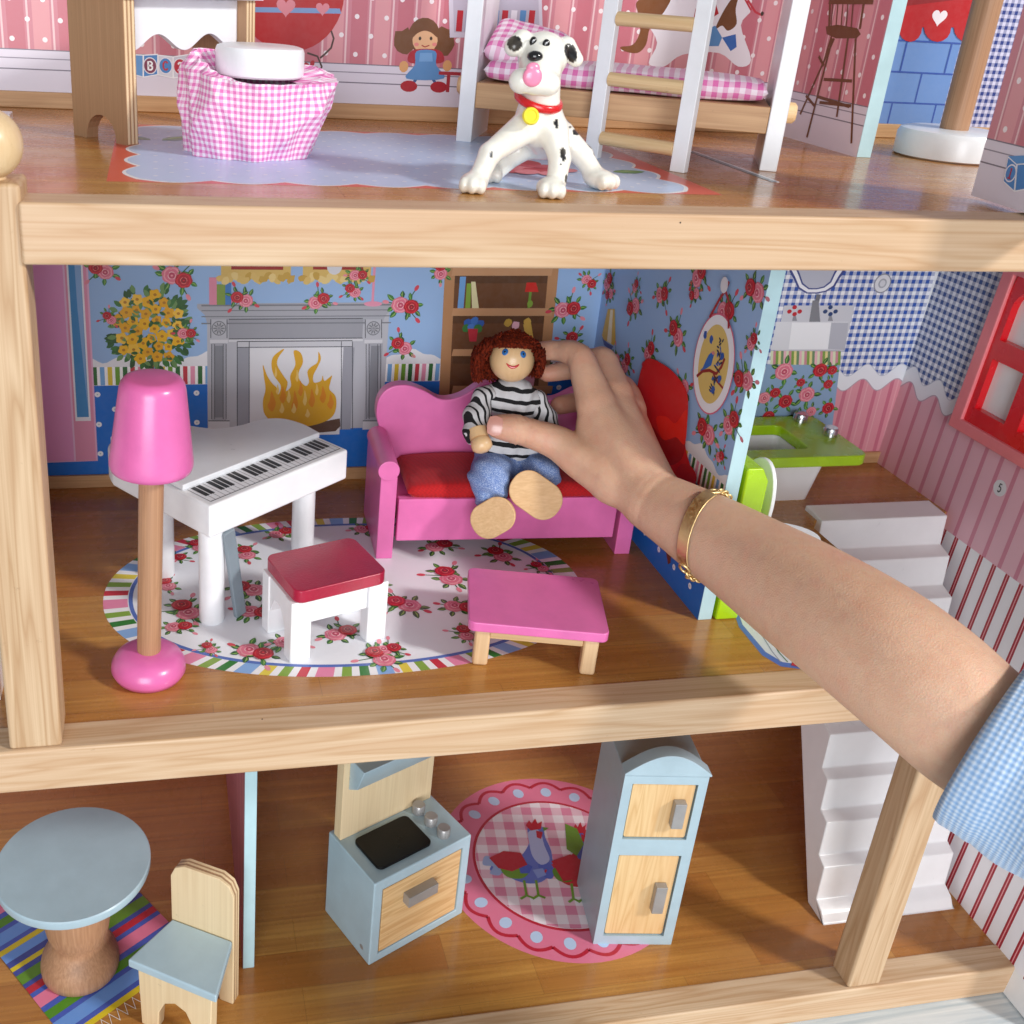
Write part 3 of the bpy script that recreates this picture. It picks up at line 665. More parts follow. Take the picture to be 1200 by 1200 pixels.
# ---------------------------------------------------------------- bathroom prints: back wall and right wall
GB = gingham('blue_gingham_print_back', '#f0f1f6', '#2d55a8', 0.52, 'xz', 0.35); GR = gingham('blue_gingham_print_side', '#eceef4', '#33508f', 0.52, 'yz', 0.35)
def quad(name, fn, u0, u1, v0, v1, mat, parent, L=0.006, n=1):
    mb = MB(); mb.face([fn(u0, v0, L), fn(u1, v0, L), fn(u1, v1, L), fn(u0, v1, L)]); return add(name, mb, mat, parent, smooth=0)
BX0, BX1 = 33.75, 55.9
quad('gingham_wallpaper', bfn, BX0, BX1, 6.3, 20.6, GB, bw_mid)
P = Print(bfn, binv)
P.base = 3; P.rect(BX0, BX1, FM, 6.3, '#dd9aa6')
u = BX0 + .3
while u < BX1: P.rect(u, u + .28, FM, 6.3, '#c9788c', 1); P.rect(u + .55, u + .62, FM, 6.3, '#e6b0b8', 1); u += 1.15
P.add('striped_wallpaper', bw_mid)
def wavy(P, u0, u1, v, L=4, per=2.6):
    n = int((u1 - u0) / .12); T = []; Bt = []
    for k in range(n + 1):
        u = u0 + (u1 - u0) * k / n; ph = u / per * 6.283
        T.append((u, v + .55 + .42 * math.sin(ph))); Bt.append((u, v - .5 + .42 * math.sin(ph + .2)))
    P.poly(T + Bt[::-1], '#e8eaf0', L); P.line(Bt, .07, '#b9a7b4', L + 1); P.line(T, .05, '#c8ccd8', L + 1)
wavy(P, BX0, BX1, 6.2); P.add('white_wave_border', bw_mid)
# mirror, tap, sink, skirt
m0 = binv(957, 316)
pts = [(925, 300), (925, 318), (930, 327), (935, 338), (945, 344), (957, 344), (968, 342), (978, 336), (984, 326), (990, 318), (996, 300)]
P.px(pts, '#3f4a86', 6); P.px([(957 + (x - 957) * .92, y - 1.5) for x, y in pts], '#eff0f6', 7); P.px([(957 + (x - 957) * .8, y - 5) for x, y in pts], '#3f4a86', 8); P.px([(957 + (x - 957) * .74, y - 6.5) for x, y in pts], '#b9bcc9', 9)
P.pxrect(913, 358, 995, 412, '#c8c9d1', 6); P.px([(910, 377), (994, 377), (990, 410), (903, 410)], '#d9dae0', 7)
P.px([(928, 378), (974, 378), (970, 409), (924, 409)], '#ecedf1', 8); P.px([(974, 378), (994, 378), (990, 410), (970, 409)], '#b3b5bf', 8)
P.pxrect(953, 345, 958, 377, '#6c6e76', 9); P.px([(948, 377), (961, 377), (959, 352), (952, 352)], '#7d7f86', 10)
for x, cc in ((931, '#b8323c'), (973, '#27406e')):
    for dx, dy in ((-6, -3), (6, -3), (0, -8), (0, 0)):
        u, v = binv(x + dx, 368 + dy); P.ell(u, v, .17, .15, cc, 10, 0, 8)
    P.px([(x - 3, 376), (x + 3, 376), (x + 1, 368), (x - 1, 368)], '#8a8c94', 9)
P.add('printed_washbasin', bw_mid)
x = 903
k = 0
while x < 984: P.px([(x, 411), (x + 3, 411), (x + 2.4, 427), (x - .6, 427)], ('#d9e0c0', '#cf8f9c', '#7fa04e', '#e6d79a', '#6f8f68', '#e9b9c2')[k % 6], 7); x += 3; k += 1
P.px([(898, 427), (984, 427), (975, 500), (880, 500)], '#8ea9c9', 6)
for k, (x, y, s) in enumerate(((918, 435, 1.0), (960, 433, .8), (974, 433, .55), (895, 466, .7), (908, 460, .6), (920, 470, .8), (945, 462, .9), (970, 450, .55), (970, 478, .7), (935, 490, .7), (900, 488, .7), (938, 448, .5), (950, 482, .6))):
    u, v = binv(x, y); P.rose(u, v, s * .66, k % 3 != 0, 300 + k, 8, 5)
P.add('printed_rose_curtain', bw_mid)
u, v = binv(1034, 332); P.ell(u, v, .62, .66, '#8b8e99', 6, 0, 24); P.ell(u, v, .54, .58, '#dcdde3', 7, 0, 24); P.ell(u, v, .3, .32, '#a6a9b3', 8, 0, 18); P.ell(u, v, .2, .22, '#d2d3da', 9, 0, 14)
P.add('printed_round_knob', bw_mid)

# right wall
quad('gingham_wallpaper', rwall, WY0 + .05, BACK, 6.3, 20.55, GR, rwo)
P = Print(rwall, rinv)
P.base = 3; P.rect(WY0 + .05, BACK, -1.15, 6.3, '#e2b3be')
u = WY0 + .4
while u < BACK - .3: P.rect(u, u + .3, -1.15, 6.3, '#cd8698', 1); P.line([(u - .12, -1.15), (u - .12, 6.3)], .05, '#dfb6c0', 1); u += 1.32
P.add('striped_wallpaper', rwo)
wavy(P, WY0 + .05, BACK, 6.25, 4, 2.5); P.add('white_wave_border', rwo)
P.rect(WY0 + .05, BACK, FLW, -1.15, '#eceaee')
u = WY0 + .5
while u < BACK: P.rect(u, u + .13, FLW, -1.15, '#a3202f', 1); P.rect(u + .2, u + .33, FLW, -1.15, '#a3202f', 1); P.rect(u + .13, u + .2, FLW, -1.15, '#e6a0a6', 1); u += 1.12
P.add('red_striped_wallpaper', rwo)
u, v = rinv(1172, 572); P.ell(u, v, .5, .5, '#dcdadd', 3, 0, 28)
def five(cx, cy, s):
    # the figure 5; u grows away from the viewer, so mirror it
    pts = [(.5, 1), (-.35, 1), (-.45, .1), (-.15, .28), (.2, .25), (.5, -.05), (.5, -.5), (.2, -.9), (-.2, -.95), (-.52, -.72)]
    return [(cx - a * s * .7, cy + b * s) for a, b in pts]
P.line(five(u, v, .26), .085, '#26262c', 5); P.add('printed_number', rwo)

# red window in the right wall: salmon surround, red sash, opaque panes painted white as the bright studio behind
wy0, wy1, wz0, wz1 = 5.5, 18.0, 5.25, 16.0
def wfn(u, v, l): return (rw(v) - l, u, v)
def frame_ring(o_, i_, l0, l1):
    mb = MB(); n = len(o_)
    V = [wfn(u, v, l) for l in (l0, l1) for ring in (o_, i_) for u, v in ring]; Fc = []
    for k in range(n):
        j = (k + 1) % n
        Fc += [(2 * n + k, 2 * n + j, 3 * n + j, 3 * n + k), (k, n + k, n + j, j), (k, j, 2 * n + j, 2 * n + k), (n + k, 3 * n + k, 3 * n + j, n + j)]
    return mb.raw(V, Fc)
win = add('window', frame_ring([(wy0, wz0), (wy1, wz0), (wy1, wz1), (wy0, wz1)], [(wy0 + .9, wz0 + .75), (wy1 - .9, wz0 + .75), (wy1 - .9, wz1 - .8), (wy0 + .9, wz1 - .8)], 0.01, 0.75), SALMON, house, 0.1)
win['label'] = 'red sash window in a salmon pink surround'
iy0, iy1, iz0, iz1 = wy0 + .9, wy1 - .9, wz0 + .75, wz1 - .8
def winrow(ya, yb, z0, z1, arch):
    out = [(ya, z0), (yb, z0)]
    if not arch: return out + [(yb, z1), (ya, z1)]
    return out + [((ya + yb) / 2 + (yb - ya) / 2 * math.cos(t), z1 - 1.3 + 1.3 * math.sin(t)) for t in [math.pi * k / 10 for k in range(11)]]
ncol = 3; cw = (iy1 - iy0) / ncol
for j, (z0, z1, ar) in enumerate(((iz0, 10.75, False), (10.75, iz1, True))):
    for i in range(ncol):
        a, b = iy0 + cw * i, iy0 + cw * (i + 1); inner = winrow(a + .52, b - .52, z0 + .6 + .35 * (j == 0), z1 - .6, ar)
        n = len(inner); cu, cv = sum(p[0] for p in inner) / n, sum(p[1] for p in inner) / n
        outer = []
        for (u, v) in inner:                                     # project to the cell's border
            du, dv = u - cu, v - cv; t = min((((b if du > 0 else a) - cu) / du) if abs(du) > 1e-6 else 9e9, (((z1 if dv > 0 else z0) - cv) / dv) if abs(dv) > 1e-6 else 9e9)
            outer.append((cu + du * t, cv + dv * t))
        if not ar: outer = [(a, z0), (b, z0), (b, z1), (a, z1)]
        else: outer[0], outer[1] = (a, z0), (b, z0)
        add('sash', frame_ring(outer, inner, 0.02, 0.55), RED_W, win, 0.0, smooth=0)
        pane = MB(); pane.prism([(u, v) for u, v in inner], -0.02, 0.05, wfn); add('pane', pane, bpy.data.materials.get('backdrop_white_pane') or paint('backdrop_white_pane', '#f4f7f9', 0.12, 0.3, 0.01, 0.0), win, smooth=0)

# ---------------------------------------------------------------- upper storey prints
P = Print(bfn, binv)
WV = 24.75
def pinkpaper(P, u0, u1, v0, v1, L=0):
    P.rect(u0, u1, v0, v1, '#c98490', L); u = u0 + .1; k = 0
    while u < u1 - .3:
        P.rect(u, min(u + .85, u1), v0, v1, '#d99aa0' if k % 2 else '#c27480', L + 1); P.rect(u + .95, min(u + 1.05, u1), v0, v1, '#e6c3c6', L + 1); u += 1.25; k += 1
    v = v0 + .5; r = 0
    while v < v1:
        u = u0 + .5 + (r % 2) * .8
        while u < u1 - .2: P.ell(u, v, .13, .13, '#f0e6e8', L + 2, 0, 10); u += 1.6
        v += .95; r += 1
def whitepanel(P, u0, u1, v0, v1, L=0):
    P.rect(u0, u1, v0, v1, '#dcd6e2', L); P.line([(u0, v1), (u1, v1)], .05, '#77707e', L + 1); P.line([(u0, v1 - .42), (u1, v1 - .42)], .05, '#8d8694', L + 1); P.line([(u0, v1 - .95), (u1, v1 - .95)], .06, '#77707e', L + 1)
pinkpaper(P, -6, 42.38, WV, 36); P.add('dotted_pink_wallpaper', bw_up)
whitepanel(P, -6, 42.38, FUP, WV); P.add('white_dado', bw_up)
# rag doll print
def px(L, col, *pts): P.pxs(pts, col, L) if len(pts) > 5 else P.px(pts, col, L)
for x, y, a, b in ((474, 50, .62, .7), (521, 48, .62, .7)):
    u, v = binv(x, y); P.ell(u, v, a, b, '#6d4526', 6, .3, 12, .18, x)
u, v = binv(497, 42); P.ell(u, v, .88, .92, '#6d4526', 6, 0, 18); u, v = binv(498, 47); P.ell(u, v, .7, .66, '#e2b48c', 7, 0, 18)
px(8, '#6d4526', (483, 44), (484, 33), (497, 29), (511, 33), (513, 44), (505, 38), (497, 36), (489, 39))
for x in (492, 505): u, v = binv(x, 45); P.ell(u, v, .08, .1, '#3a2a20', 9, 0, 8)
for x in (488, 509): u, v = binv(x, 52); P.ell(u, v, .14, .1, '#e08c86', 8, 0, 8)
P.pxline([(494, 53), (498, 55), (503, 53)], .06, '#a23a34', 9)
px(7, '#a8323c', (478, 66), (486, 58), (512, 58), (520, 66), (516, 74), (482, 74)); px(8, '#5f8ec0', (488, 60), (510, 60), (511, 76), (520, 92), (476, 92), (486, 76)); px(9, '#7aa6d4', (492, 62), (506, 62), (507, 72), (491, 72))
for a, b in (((468, 74), (478, 82)), ((519, 72), (529, 82))): u, v = binv((a[0] + b[0]) / 2, (a[1] + b[1]) / 2); P.ell(u, v, .26, .3, '#d9a470', 7, 0, 10)
for x, y in ((479, 101), (514, 102)): u, v = binv(x, y); P.ell(u, v, .48, .3, '#ab2430', 8, 0, 14)
P.pxline([(488, 92), (483, 99)], .16, '#3a5c8c', 7); P.pxline([(507, 92), (511, 99)], .16, '#3a5c8c', 7); P.add('printed_rag_doll', bw_up)
# red round table with hearts
u, v = binv(340, -10); P.ell(u, v, 2.85, 2.95, '#b31f22', 5, 0, 40)
P.px([(285, 8), (398, 10), (400, 16), (284, 14)], '#7f9cc8', 6)
def heart(P, u, v, s, col, L):
    pts = [(16 * math.sin(t) ** 3 / 16, (13 * math.cos(t) - 5 * math.cos(2 * t) - 2 * math.cos(3 * t) - math.cos(4 * t)) / 16) for t in [6.283 * k / 24 for k in range(24)]]
    P.poly([(u + s * a, v + s * b) for a, b in pts], col, L)
for x, y, s in ((335, 8, .5), (378, 10, .36), (292, 6, .34)): u, v = binv(x, y); heart(P, u, v, s, '#d98a94', 8)
P.pxline([(388, 36), (391, 45), (388, 56), (380, 64), (375, 68)], .1, '#4a2c24', 6); P.pxline([(360, 62), (372, 66), (377, 78), (374, 88)], .1, '#4a2c24', 6)
for k in range(5):
    u, v = binv(364, 80); P.ell(u + .26 * math.cos(k * 1.26), v + .26 * math.sin(k * 1.26), .18, .12, '#b8323c', 7, k * 1.26, 8)
P.add('printed_red_table', bw_up)
# alphabet blocks
def block(P, poly_front, poly_side, cf, cs, L=6):
    P.px(poly_front, '#f2f2f6', L); P.px(poly_side, '#f2f2f6', L)
    for pl, cc in ((poly_front, cf), (poly_side, cs)):
        mx = sum(p[0] for p in pl) / 4; my = sum(p[1] for p in pl) / 4; P.px([(mx + (x - mx) * .9, my + (y - my) * .9) for x, y in pl], cc, L + 1)
block(P, [(168, 64), (185, 63), (185, 88), (168, 91)], [(150, 63), (168, 64), (168, 91), (150, 86)], '#4d86c4', '#6d9cd0')
block(P, [(185, 64), (203, 66), (203, 92), (185, 88)], [(203, 66), (222, 63), (222, 88), (203, 92)], '#d9d9e2', '#cfcfdb')
def letter(P, x, y, strokes, col, w, L, s):
    u, v = P.inv(x, y)
    for st in strokes: P.line([(u + a * s, v + b * s) for a, b in st], w, col, L)
LB = [[(-.5, -1), (-.5, 1), (.2, 1), (.5, .7), (.45, .3), (.1, .05), (-.5, .05)], [(.1, .05), (.55, -.25), (.5, -.75), (.2, -1), (-.5, -1)]]
LC = [[(.55, .65), (.2, 1), (-.25, .95), (-.55, .45), (-.55, -.45), (-.25, -.95), (.2, -1), (.55, -.65)]]
L2 = [[(-.5, .5), (-.25, .95), (.25, .95), (.5, .55), (.4, .15), (-.5, -.95), (.55, -.95)]]
for x, y, ci, s_, cl in ((176, 77, '#7a2c4c', LB, '#f4f4f6'), (194, 77, '#4d86c4', LC, '#b8283c'), (211, 78, '#b8283c', L2, '#f4f4f6')):
    u, v = binv(x, y); P.ell(u, v, .36, .42, '#e8e6ee', 9, 0, 18); P.ell(u, v, .31, .37, ci, 10, 0, 18); letter(P, x, y, s_, cl, .09, 12, .2)
P.add('printed_letter_blocks', bw_up)
# little bookshelf
P.px([(525, -30), (634, -30), (636, 44), (527, 44)], '#cfc8d6', 5); P.px([(530, -30), (630, -30), (632, 38), (532, 38)], '#b9b2c2', 6)
for k, cc in enumerate(('#b8323c', '#5f8ec0', '#b8323c', '#c97f8c', '#5f8ec0', '#b8323c', '#e6e0ea', '#5f8ec0', '#b8323c')): P.pxrect(535 + k * 10.5, 12, 542 + k * 10.5, 37, cc, 7)
P.pxrect(523, 88, 527, 108, '#a8323c', 6); P.pxrect(514, 84, 540, 88, '#a8323c', 6); P.add('printed_bookshelf', bw_up)
# rocking horse
px(6, '#e9e4ea', (760, 20), (800, -10), (860, -14), (880, 10), (868, 30), (880, 70), (865, 78), (842, 62), (800, 64), (778, 78), (760, 74), (770, 50))
px(7, '#7a4a26', (748, 0), (785, -6), (778, 14), (762, 32), (757, 52), (747, 62), (732, 60), (727, 55), (742, 52), (750, 36), (748, 18)); px(7, '#6d4120', (838, 34), (846, 16), (856, 0), (868, -14), (862, 10), (863, 28), (853, 36), (846, 30))
px(8, '#b3242e', (815, 10), (838, 2), (842, 16), (826, 26), (812, 24)); px(8, '#5f8ec0', (823, 36), (838, 30), (846, 44), (842, 54), (824, 54)); px(8, '#3f6ab0', (846, 44), (862, 40), (863, 55), (856, 60)); P.pxline([(876, 0), (885, 14), (893, 18)], .12, '#c0444e', 9)
P.pxline([(870, -6), (880, 12)], .1, '#c0444e', 9); u, v = binv(893, 16); P.ell(u, v, .1, .12, '#3a2a20', 9)
P.add('printed_rocking_horse', bw_up)
# right room of the upper storey: blue tiles, awning, gingham
P.rect(43.2, 53.4, FUP, 40, '#6f8fc4', 0)
v = FUP + .3; r = 0
while v < 34:
    P.line([(43.2, v), (53.4, v)], .1, '#3c56a0', 2); u = 43.2 + (r % 2) * 1.5 + .6
    while u < 53.4: P.line([(u, v), (u, v + 1.75)], .1, '#3c56a0', 2); u += 3.0
    v += 1.75; r += 1
P.add('printed_blue_tiles', bw_up)
quad('gingham_wallpaper', bfn, 53.4, 62, FUP, 40, gingham('dark_gingham_print', '#c9c6dc', '#27387c', 0.42, 'xz', 0.4), bw_up)
aw = [(1052, -40)]
for cxp, ww in ((1066, 14), (1098, 16), (1132, 15)):
    for k in range(9):
        t = math.pi * k / 8; aw.append((cxp - ww * math.cos(t), (32 if cxp != 1099 else 34) + 17 * math.sin(t)))
aw += [(1150, -40)]
P.px(aw, '#b3161e', 5)
for x, y in ((1100, 20),): u, v = binv(x, y); heart(P, u, v, .5, '#e9dfe4', 7)
P.px([(1052, -6), (1150, -14), (1150, -4), (1052, 8)], '#8f1018', 6); P.add('printed_red_awning', bw_up)
# stool picture on the upper partition
def ufn(u, v, l): return (42.38 - l, u, v)
def uinv(x, y):
    p = at(x, y, X=42.38); return p[1], p[2]
P = Print(ufn, uinv)
pinkpaper(P, 15.52, BACK, WV - .3, 36); P.add('dotted_pink_wallpaper', part_u); whitepanel(P, 15.52, BACK, FUP, WV - .3); P.add('white_dado', part_u)
BR = '#6b3d1c'
P.px([(968, 31), (982, 29), (1005, 33), (1009, 40), (1004, 45), (980, 45), (969, 40)], BR, 6)
for pl in ([(978, 45), (938, 134)], [(975, 42), (966, 72)], [(1003, 45), (998, 168)], [(994, 45), (981, 137)], [(976, 45), (946, 161)], [(958, 113), (996, 125)], [(961, 120), (998, 124)], [(966, 93), (999, 95)], [(945, 112), (955, 124)], [(960, 66), (966, 77)]): P.pxline(pl, .16, BR, 7)
for x in (976, 982, 988, 994, 1000): P.pxline([(x - 2, 32), (x + 2, -16)], .09, BR, 7)
P.pxline([(972, 31), (974, -20)], .18, BR, 8); P.pxline([(1008, 34), (1016, -20)], .18, BR, 8); P.pxline([(972, 2), (1024, 2)], .25, BR, 8); P.add('printed_high_stool', part_u)
# front panel of the upper storey
def ffn(u, v, l): return (PUX - (4.4 - u) * 0.08 - l, u, v)
def finv(x, y):
    p = at(x, y, X=PUX)
    for _ in range(4): p = at(x, y, X=PUX - (4.4 - p[1]) * 0.08)
    return p[1], p[2]
P = Print(ffn, finv)
pinkpaper(P, -3.5, 4.38, 24.5, 36); P.add('dotted_pink_wallpaper', part_f); whitepanel(P, -3.5, 4.38, 22.13, 24.5); P.add('white_dado', part_f)
block(P, [(1192, 192), (1215, 190), (1215, 220), (1189, 225)], [(1182, 183), (1192, 192), (1189, 225), (1176, 213)], '#4d86c4', '#4d86c4'); P.px([(1182, 183), (1192, 192), (1215, 190), (1204, 182)], '#5d96d0', 7)
u, v = finv(1185, 203); P.ell(u, v, .34, .36, '#e8e6ee', 9, 0, 18); P.ell(u, v, .28, .3, '#4d86c4', 10, 0, 18); P.line([(u + .06, v + .16), (u, v + .2), (u, v - .2)], .08, '#a3203c', 12); P.line([(u + .1, v - .2), (u - .1, v - .2)], .06, '#a3203c', 12); P.add('printed_number_block', part_f)
# lower partition: pink room print on its left face
def lfn(u, v, l): return (9.93 - l, u, v)
P = Print(lfn, None)
P.rect(6.22, BACK, FLW, FM - 1.25, '#a65a66')
u = 6.3
while u < BACK: P.rect(u, u + .5, FLW, FM - 1.25, '#c4747e', 1); P.rect(u + .2, u + .3, FLW, FM - 1.25, '#d9a0a8', 2); u += 1.1
P.add('striped_wallpaper', part_l)

# ---------------------------------------------------------------- floor prints
def floorprint(z, base=1):
    return Print(lambda u, v, l: (u, v, z + l), lambda x, y: tuple(at(x, y, Z=z)[:2]), base)
# oval rose rug, middle storey
P = floorprint(FM); RC, RA, RB = (15.7, 11.1), 12.5, 7.55
def sup(t, k=1.0):
    c, s_ = math.cos(t), math.sin(t); e = 0.93
    return (RC[0] + RA * k * math.copysign(abs(c) ** e, c), RC[1] + RB * k * math.copysign(abs(s_) ** e, s_))
P.poly([sup(6.283 * k / 120) for k in range(120)], '#eef0f5', 0)
RS = ['#f2f2f4', '#86a844', '#f2f2f4', '#2e7a2e', '#f2f2f4', '#8fb4e4', '#f2f2f4', '#e3cf56', '#f2f2f4', '#86a844', '#f2f2f4', '#c9404c', '#f2f2f4', '#e58fae']
wid = {'#f2f2f4': .75, '#8fb4e4': 1.6, '#e58fae': 1.7}; t = 0.0; k = 0
arc = [0.0]; NN = 720
for i in range(NN): a, b = sup(6.283 * i / NN), sup(6.283 * (i + 1) / NN); arc.append(arc[-1] + math.hypot(a[0] - b[0], a[1] - b[1]))
def tat(s_): return 6.283 * np.interp(s_, arc, np.linspace(0, 1, NN + 1))
s_ = 0.0; P.begin()
while s_ < arc[-1] - .3:
    w = .5 * wid.get(RS[k % len(RS)], .95); a, b = tat(s_), tat(s_ + w)
    P.poly([sup(a), sup((a + b) / 2), sup(b), sup(b, .905), sup((a + b) / 2, .905), sup(a, .905)], RS[k % len(RS)], 1); s_ += w; k += 1
P.end(); P.line([sup(6.283 * k / 120, .893) for k in range(121)], .2, '#5c76bc', 2); P.add('printed_oval_rug', flm, FLOORPRINT)
for k, (x, y, s) in enumerate(((217, 715, 1.0), (210, 735, .7), (290, 690, 1.0), (300, 718, .9), (288, 648, .8), (300, 765, .95), (445, 770, .9), (455, 762, .7), (472, 708, 1.0), (400, 742, .9), (525, 675, 1.05), (540, 712, .9), (585, 650, .9), (515, 640, .9), (632, 665, .6), (205, 655, .7), (195, 685, .7), (330, 625, .8), (232, 640, .7), (430, 620, .8), (545, 742, .7), (340, 752, .8), (245, 760, .5), (440, 685, .7), (380, 690, .8))):
    u, v = P.inv(x, y); P.spray(u, v, s * .66, 400 + k, 3, 1 if k % 2 else -1)
P.add('printed_rug_roses', flm, FLOORPRINT)
# bath mat print
P.px([(858, 712), (866, 735), (893, 768), (915, 781), (945, 785), (1000, 770), (960, 715), (900, 690)], '#5673c0', 0); P.px([(864, 714), (870, 732), (897, 764), (917, 776), (945, 780), (992, 767), (955, 716), (900, 694)], '#d5dae6', 1)
for k in range(5): P.pxline([(873 + k * 9, 722 + k * 2), (890 + k * 9, 740 + k * 3), (905 + k * 8, 764 + k), (915 + k * 8, 776)], .06, ('#8f97ac', '#3c6e4a', '#8f97ac', '#b04a60', '#3c6e4a')[k], 2)
P.px([(930, 772), (937, 773), (946, 784), (927, 780)], '#c02430', 3); P.add('printed_bath_mat', flm, FLOORPRINT)
# upper rug
P = floorprint(FUP)
P.rect(4.55, 28.9, 4.35, 19.0, '#d8604f', 0)
pts = []
for a, b in (((5.6, 4.9), (27.6, 4.9)), ((27.6, 4.9), (27.6, 18.4)), ((27.6, 18.4), (5.6, 18.4)), ((5.6, 18.4), (5.6, 4.9))):
    L_ = math.hypot(b[0] - a[0], b[1] - a[1]); n = int(round(L_ / 2.75)); dx, dy = (b[0] - a[0]) / L_, (b[1] - a[1]) / L_
    for i in range(n):
        for j in range(8):
            t = (i + j / 8) / n * L_; h = .55 * math.sin(math.pi * j / 8); pts.append((a[0] + dx * t + dy * h, a[1] + dy * t - dx * h))
cxm, cym = 16.6, 11.6
P.poly(pts, '#f0eef0', 1); P.poly([(cxm + (x - cxm) * .988, cym + (y - cym) * .98) for x, y in pts], '#b9cce8', 2)
v = 5.6; r = 0
while v < 18:
    u = 6.3 + (r % 2) * .6
    while u < 27.3: P.ell(u, v, .1, .1, '#e3e9f4', 3, 0, 8); u += 1.2
    v += .75; r += 1
P.add('printed_scalloped_rug', flu, FLOORPRINT)
u, v = P.inv(622, 198)
for k in range(14): P.ell(u + 1.5 * math.cos(k * 2.4) * (k / 14) ** .5, v + 1.6 * math.sin(k * 2.4) * (k / 14) ** .5, .7, .5, ('#c9596a', '#dd8792', '#b8404f')[k % 3], 4 + k % 4, k, 10)
P.add('printed_rug_flower', flu, FLOORPRINT); P.leaf(*P.inv(718, 202), 1.7, .9, .2, '#3f8a3c', 4); P.add('printed_leaf', flu, FLOORPRINT); u, v = P.inv(190, 165); P.leaf(u, v, 2.0, 1.0, .8, '#7fa08c', 4); P.leaf(u - .5, v, 1.6, .8, 2.4, '#6f9280', 4); P.add('printed_leaf', flu, FLOORPRINT)
# rooster rug
P = floorprint(FLW); RX, RY, RR = 29.9, 11.25, 7.45
def circ(r, n=72): return [(RX + r * math.cos(6.283 * k / n), RY + r * math.sin(6.283 * k / n)) for k in range(n)]
P.poly(circ(RR), '#de7f9a', 0); nd = 20; P.begin()
for k in range(nd):
    a = 6.283 * (k + .3) / nd; P.ell(RX + 6.15 * math.cos(a), RY + 6.15 * math.sin(a), .42, .36, '#bcd0ec', 2, a, 16)
    pl = []
    for j in range(11):
        t = a + (j / 10 - .5) * 6.283 / nd; rr = 6.55 + .5 * math.sin(math.pi * j / 10); pl.append((RX + rr * math.cos(t), RY + rr * math.sin(t)))
    P.line(pl, .22, '#b83040', 1)
P.end(); P.poly(circ(5.3), '#b83040', 1); P.poly(circ(5.12), '#f1e8ee', 2); P.add('printed_round_rug', flo, FLOORPRINT)
GP = gingham('pink_gingham_rug_print', '#f2e9ef', '#dd8aa6', 1.35, 'xy', 0.25, rot=(0, 0, 0.15))
mb = MB(); mb.face([(x, y, FLW + .03) for x, y in circ(5.1)]); add('gingham_center', mb, GP, flo, smooth=0)
P = floorprint(FLW, 9)
def rooster(pxo, sx, body, tailc, wing, neck):
    def q(*pts): return [(pxo[0] + sx * a, pxo[1] + b) for a, b in pts]
    P.pxs(q((-38, 2), (-30, -8), (-14, -9), (-2, -14), (8, -30), (6, -46), (14, -52), (24, -48), (27, -36), (34, -20), (35, 0), (26, 14), (10, 18), (-8, 14), (-22, 6)), body, 1)
    P.pxs(q((-44, -14), (-34, -12), (-24, -4), (-26, 8), (-38, 6), (-34, -2), (-46, -4)), tailc, 2); P.pxs(q((-26, -2), (-10, -6), (8, 2), (0, 12), (-18, 10)), wing, 3)
    P.pxs(q((8, -30), (7, -42), (16, -46), (22, -40), (26, -26), (32, -10), (22, -4), (12, -14)), neck, 3)
    P.px(q((4, -50), (8, -56), (11, -52), (15, -58), (18, -52), (23, -55), (22, -46), (10, -44)), '#c02a38', 4); P.px(q((16, -44), (24, -42), (22, -34), (17, -36)), '#c02a38', 5); P.px(q((24, -48), (31, -47), (25, -43)), '#5f8c2e', 5)
    P.px(q((-4, -2), (4, -6), (12, -2), (8, 6), (-2, 6)), '#4f66c0', 4); P.px(q((12, 2), (24, 0), (28, 8), (18, 12)), '#8ea2dc', 4)
    for dx in (2, 16): P.pxline(q((dx, 14), (dx + 3, 32)), .16, '#6f9a34', 2); P.pxline(q((dx - 4, 36), (dx + 3, 32), (dx + 11, 35)), .16, '#6f9a34', 2)
rooster((612, 1018), 1, '#6a7cc8', '#9fb4dc', '#6f9a34', '#b9c4e8'); rooster((668, 1022), .8, '#c23a44', '#5a6fc4', '#5f8c2e', '#5a6fc4')
P.px([(573, 1006), (590, 998), (610, 1000), (618, 1014), (600, 1022), (584, 1018)], '#b8343e', 5); P.px([(646, 1010), (668, 1002), (684, 1010), (680, 1030), (660, 1034)], '#b8343e', 5); P.px([(662, 966), (676, 972), (684, 990), (676, 1004), (664, 996)], '#6f9a34', 6)
P.add('printed_roosters', flo, FLOORPRINT)
# striped rug with fringe
P = floorprint(FLW); e1 = (0.82, 0.572); e2 = (0.572, -0.82)
def rg(a, b): return (a * e1[0] + b * e2[0], a * e1[1] + b * e2[1])
a0 = .07 * e1[0] + 4.27 * e1[1]; a1 = 5.94 * e1[0] + 9.94 * e1[1]; b1 = 2.12 * e2[0] + 3.97 * e2[1]
SQ = [('#d9c23c', .35), ('#4a5fb4', .3), ('#6f9adc', .8), ('#4a5fb4', .3), ('#4f8a1e', .55), ('#4a5fb4', .35), ('#e07f9c', .8), ('#4a5fb4', .3), ('#b8303c', .45), ('#3c4a94', .3), ('#5d8a24', .7), ('#3c4a94', .35), ('#d9c23c', .3), ('#3c4a94', .4), ('#6f9adc', .6)]
b = b1; k = 0
while b > b1 - 13:
    cc, w = SQ[k % len(SQ)]; P.poly([rg(a0, b), rg(a1, b), rg(a1, b - w), rg(a0, b - w)], cc, 0); b -= w; k += 1
n = 34
zz = [rg(a0 + (a1 - a0) * i / n, b1 + (.75 if i % 2 else .05)) for i in range(n + 1)]
P.line(zz, .09, '#eae6e0', 1); P.add('printed_striped_rug', flo, FLOORPRINT)

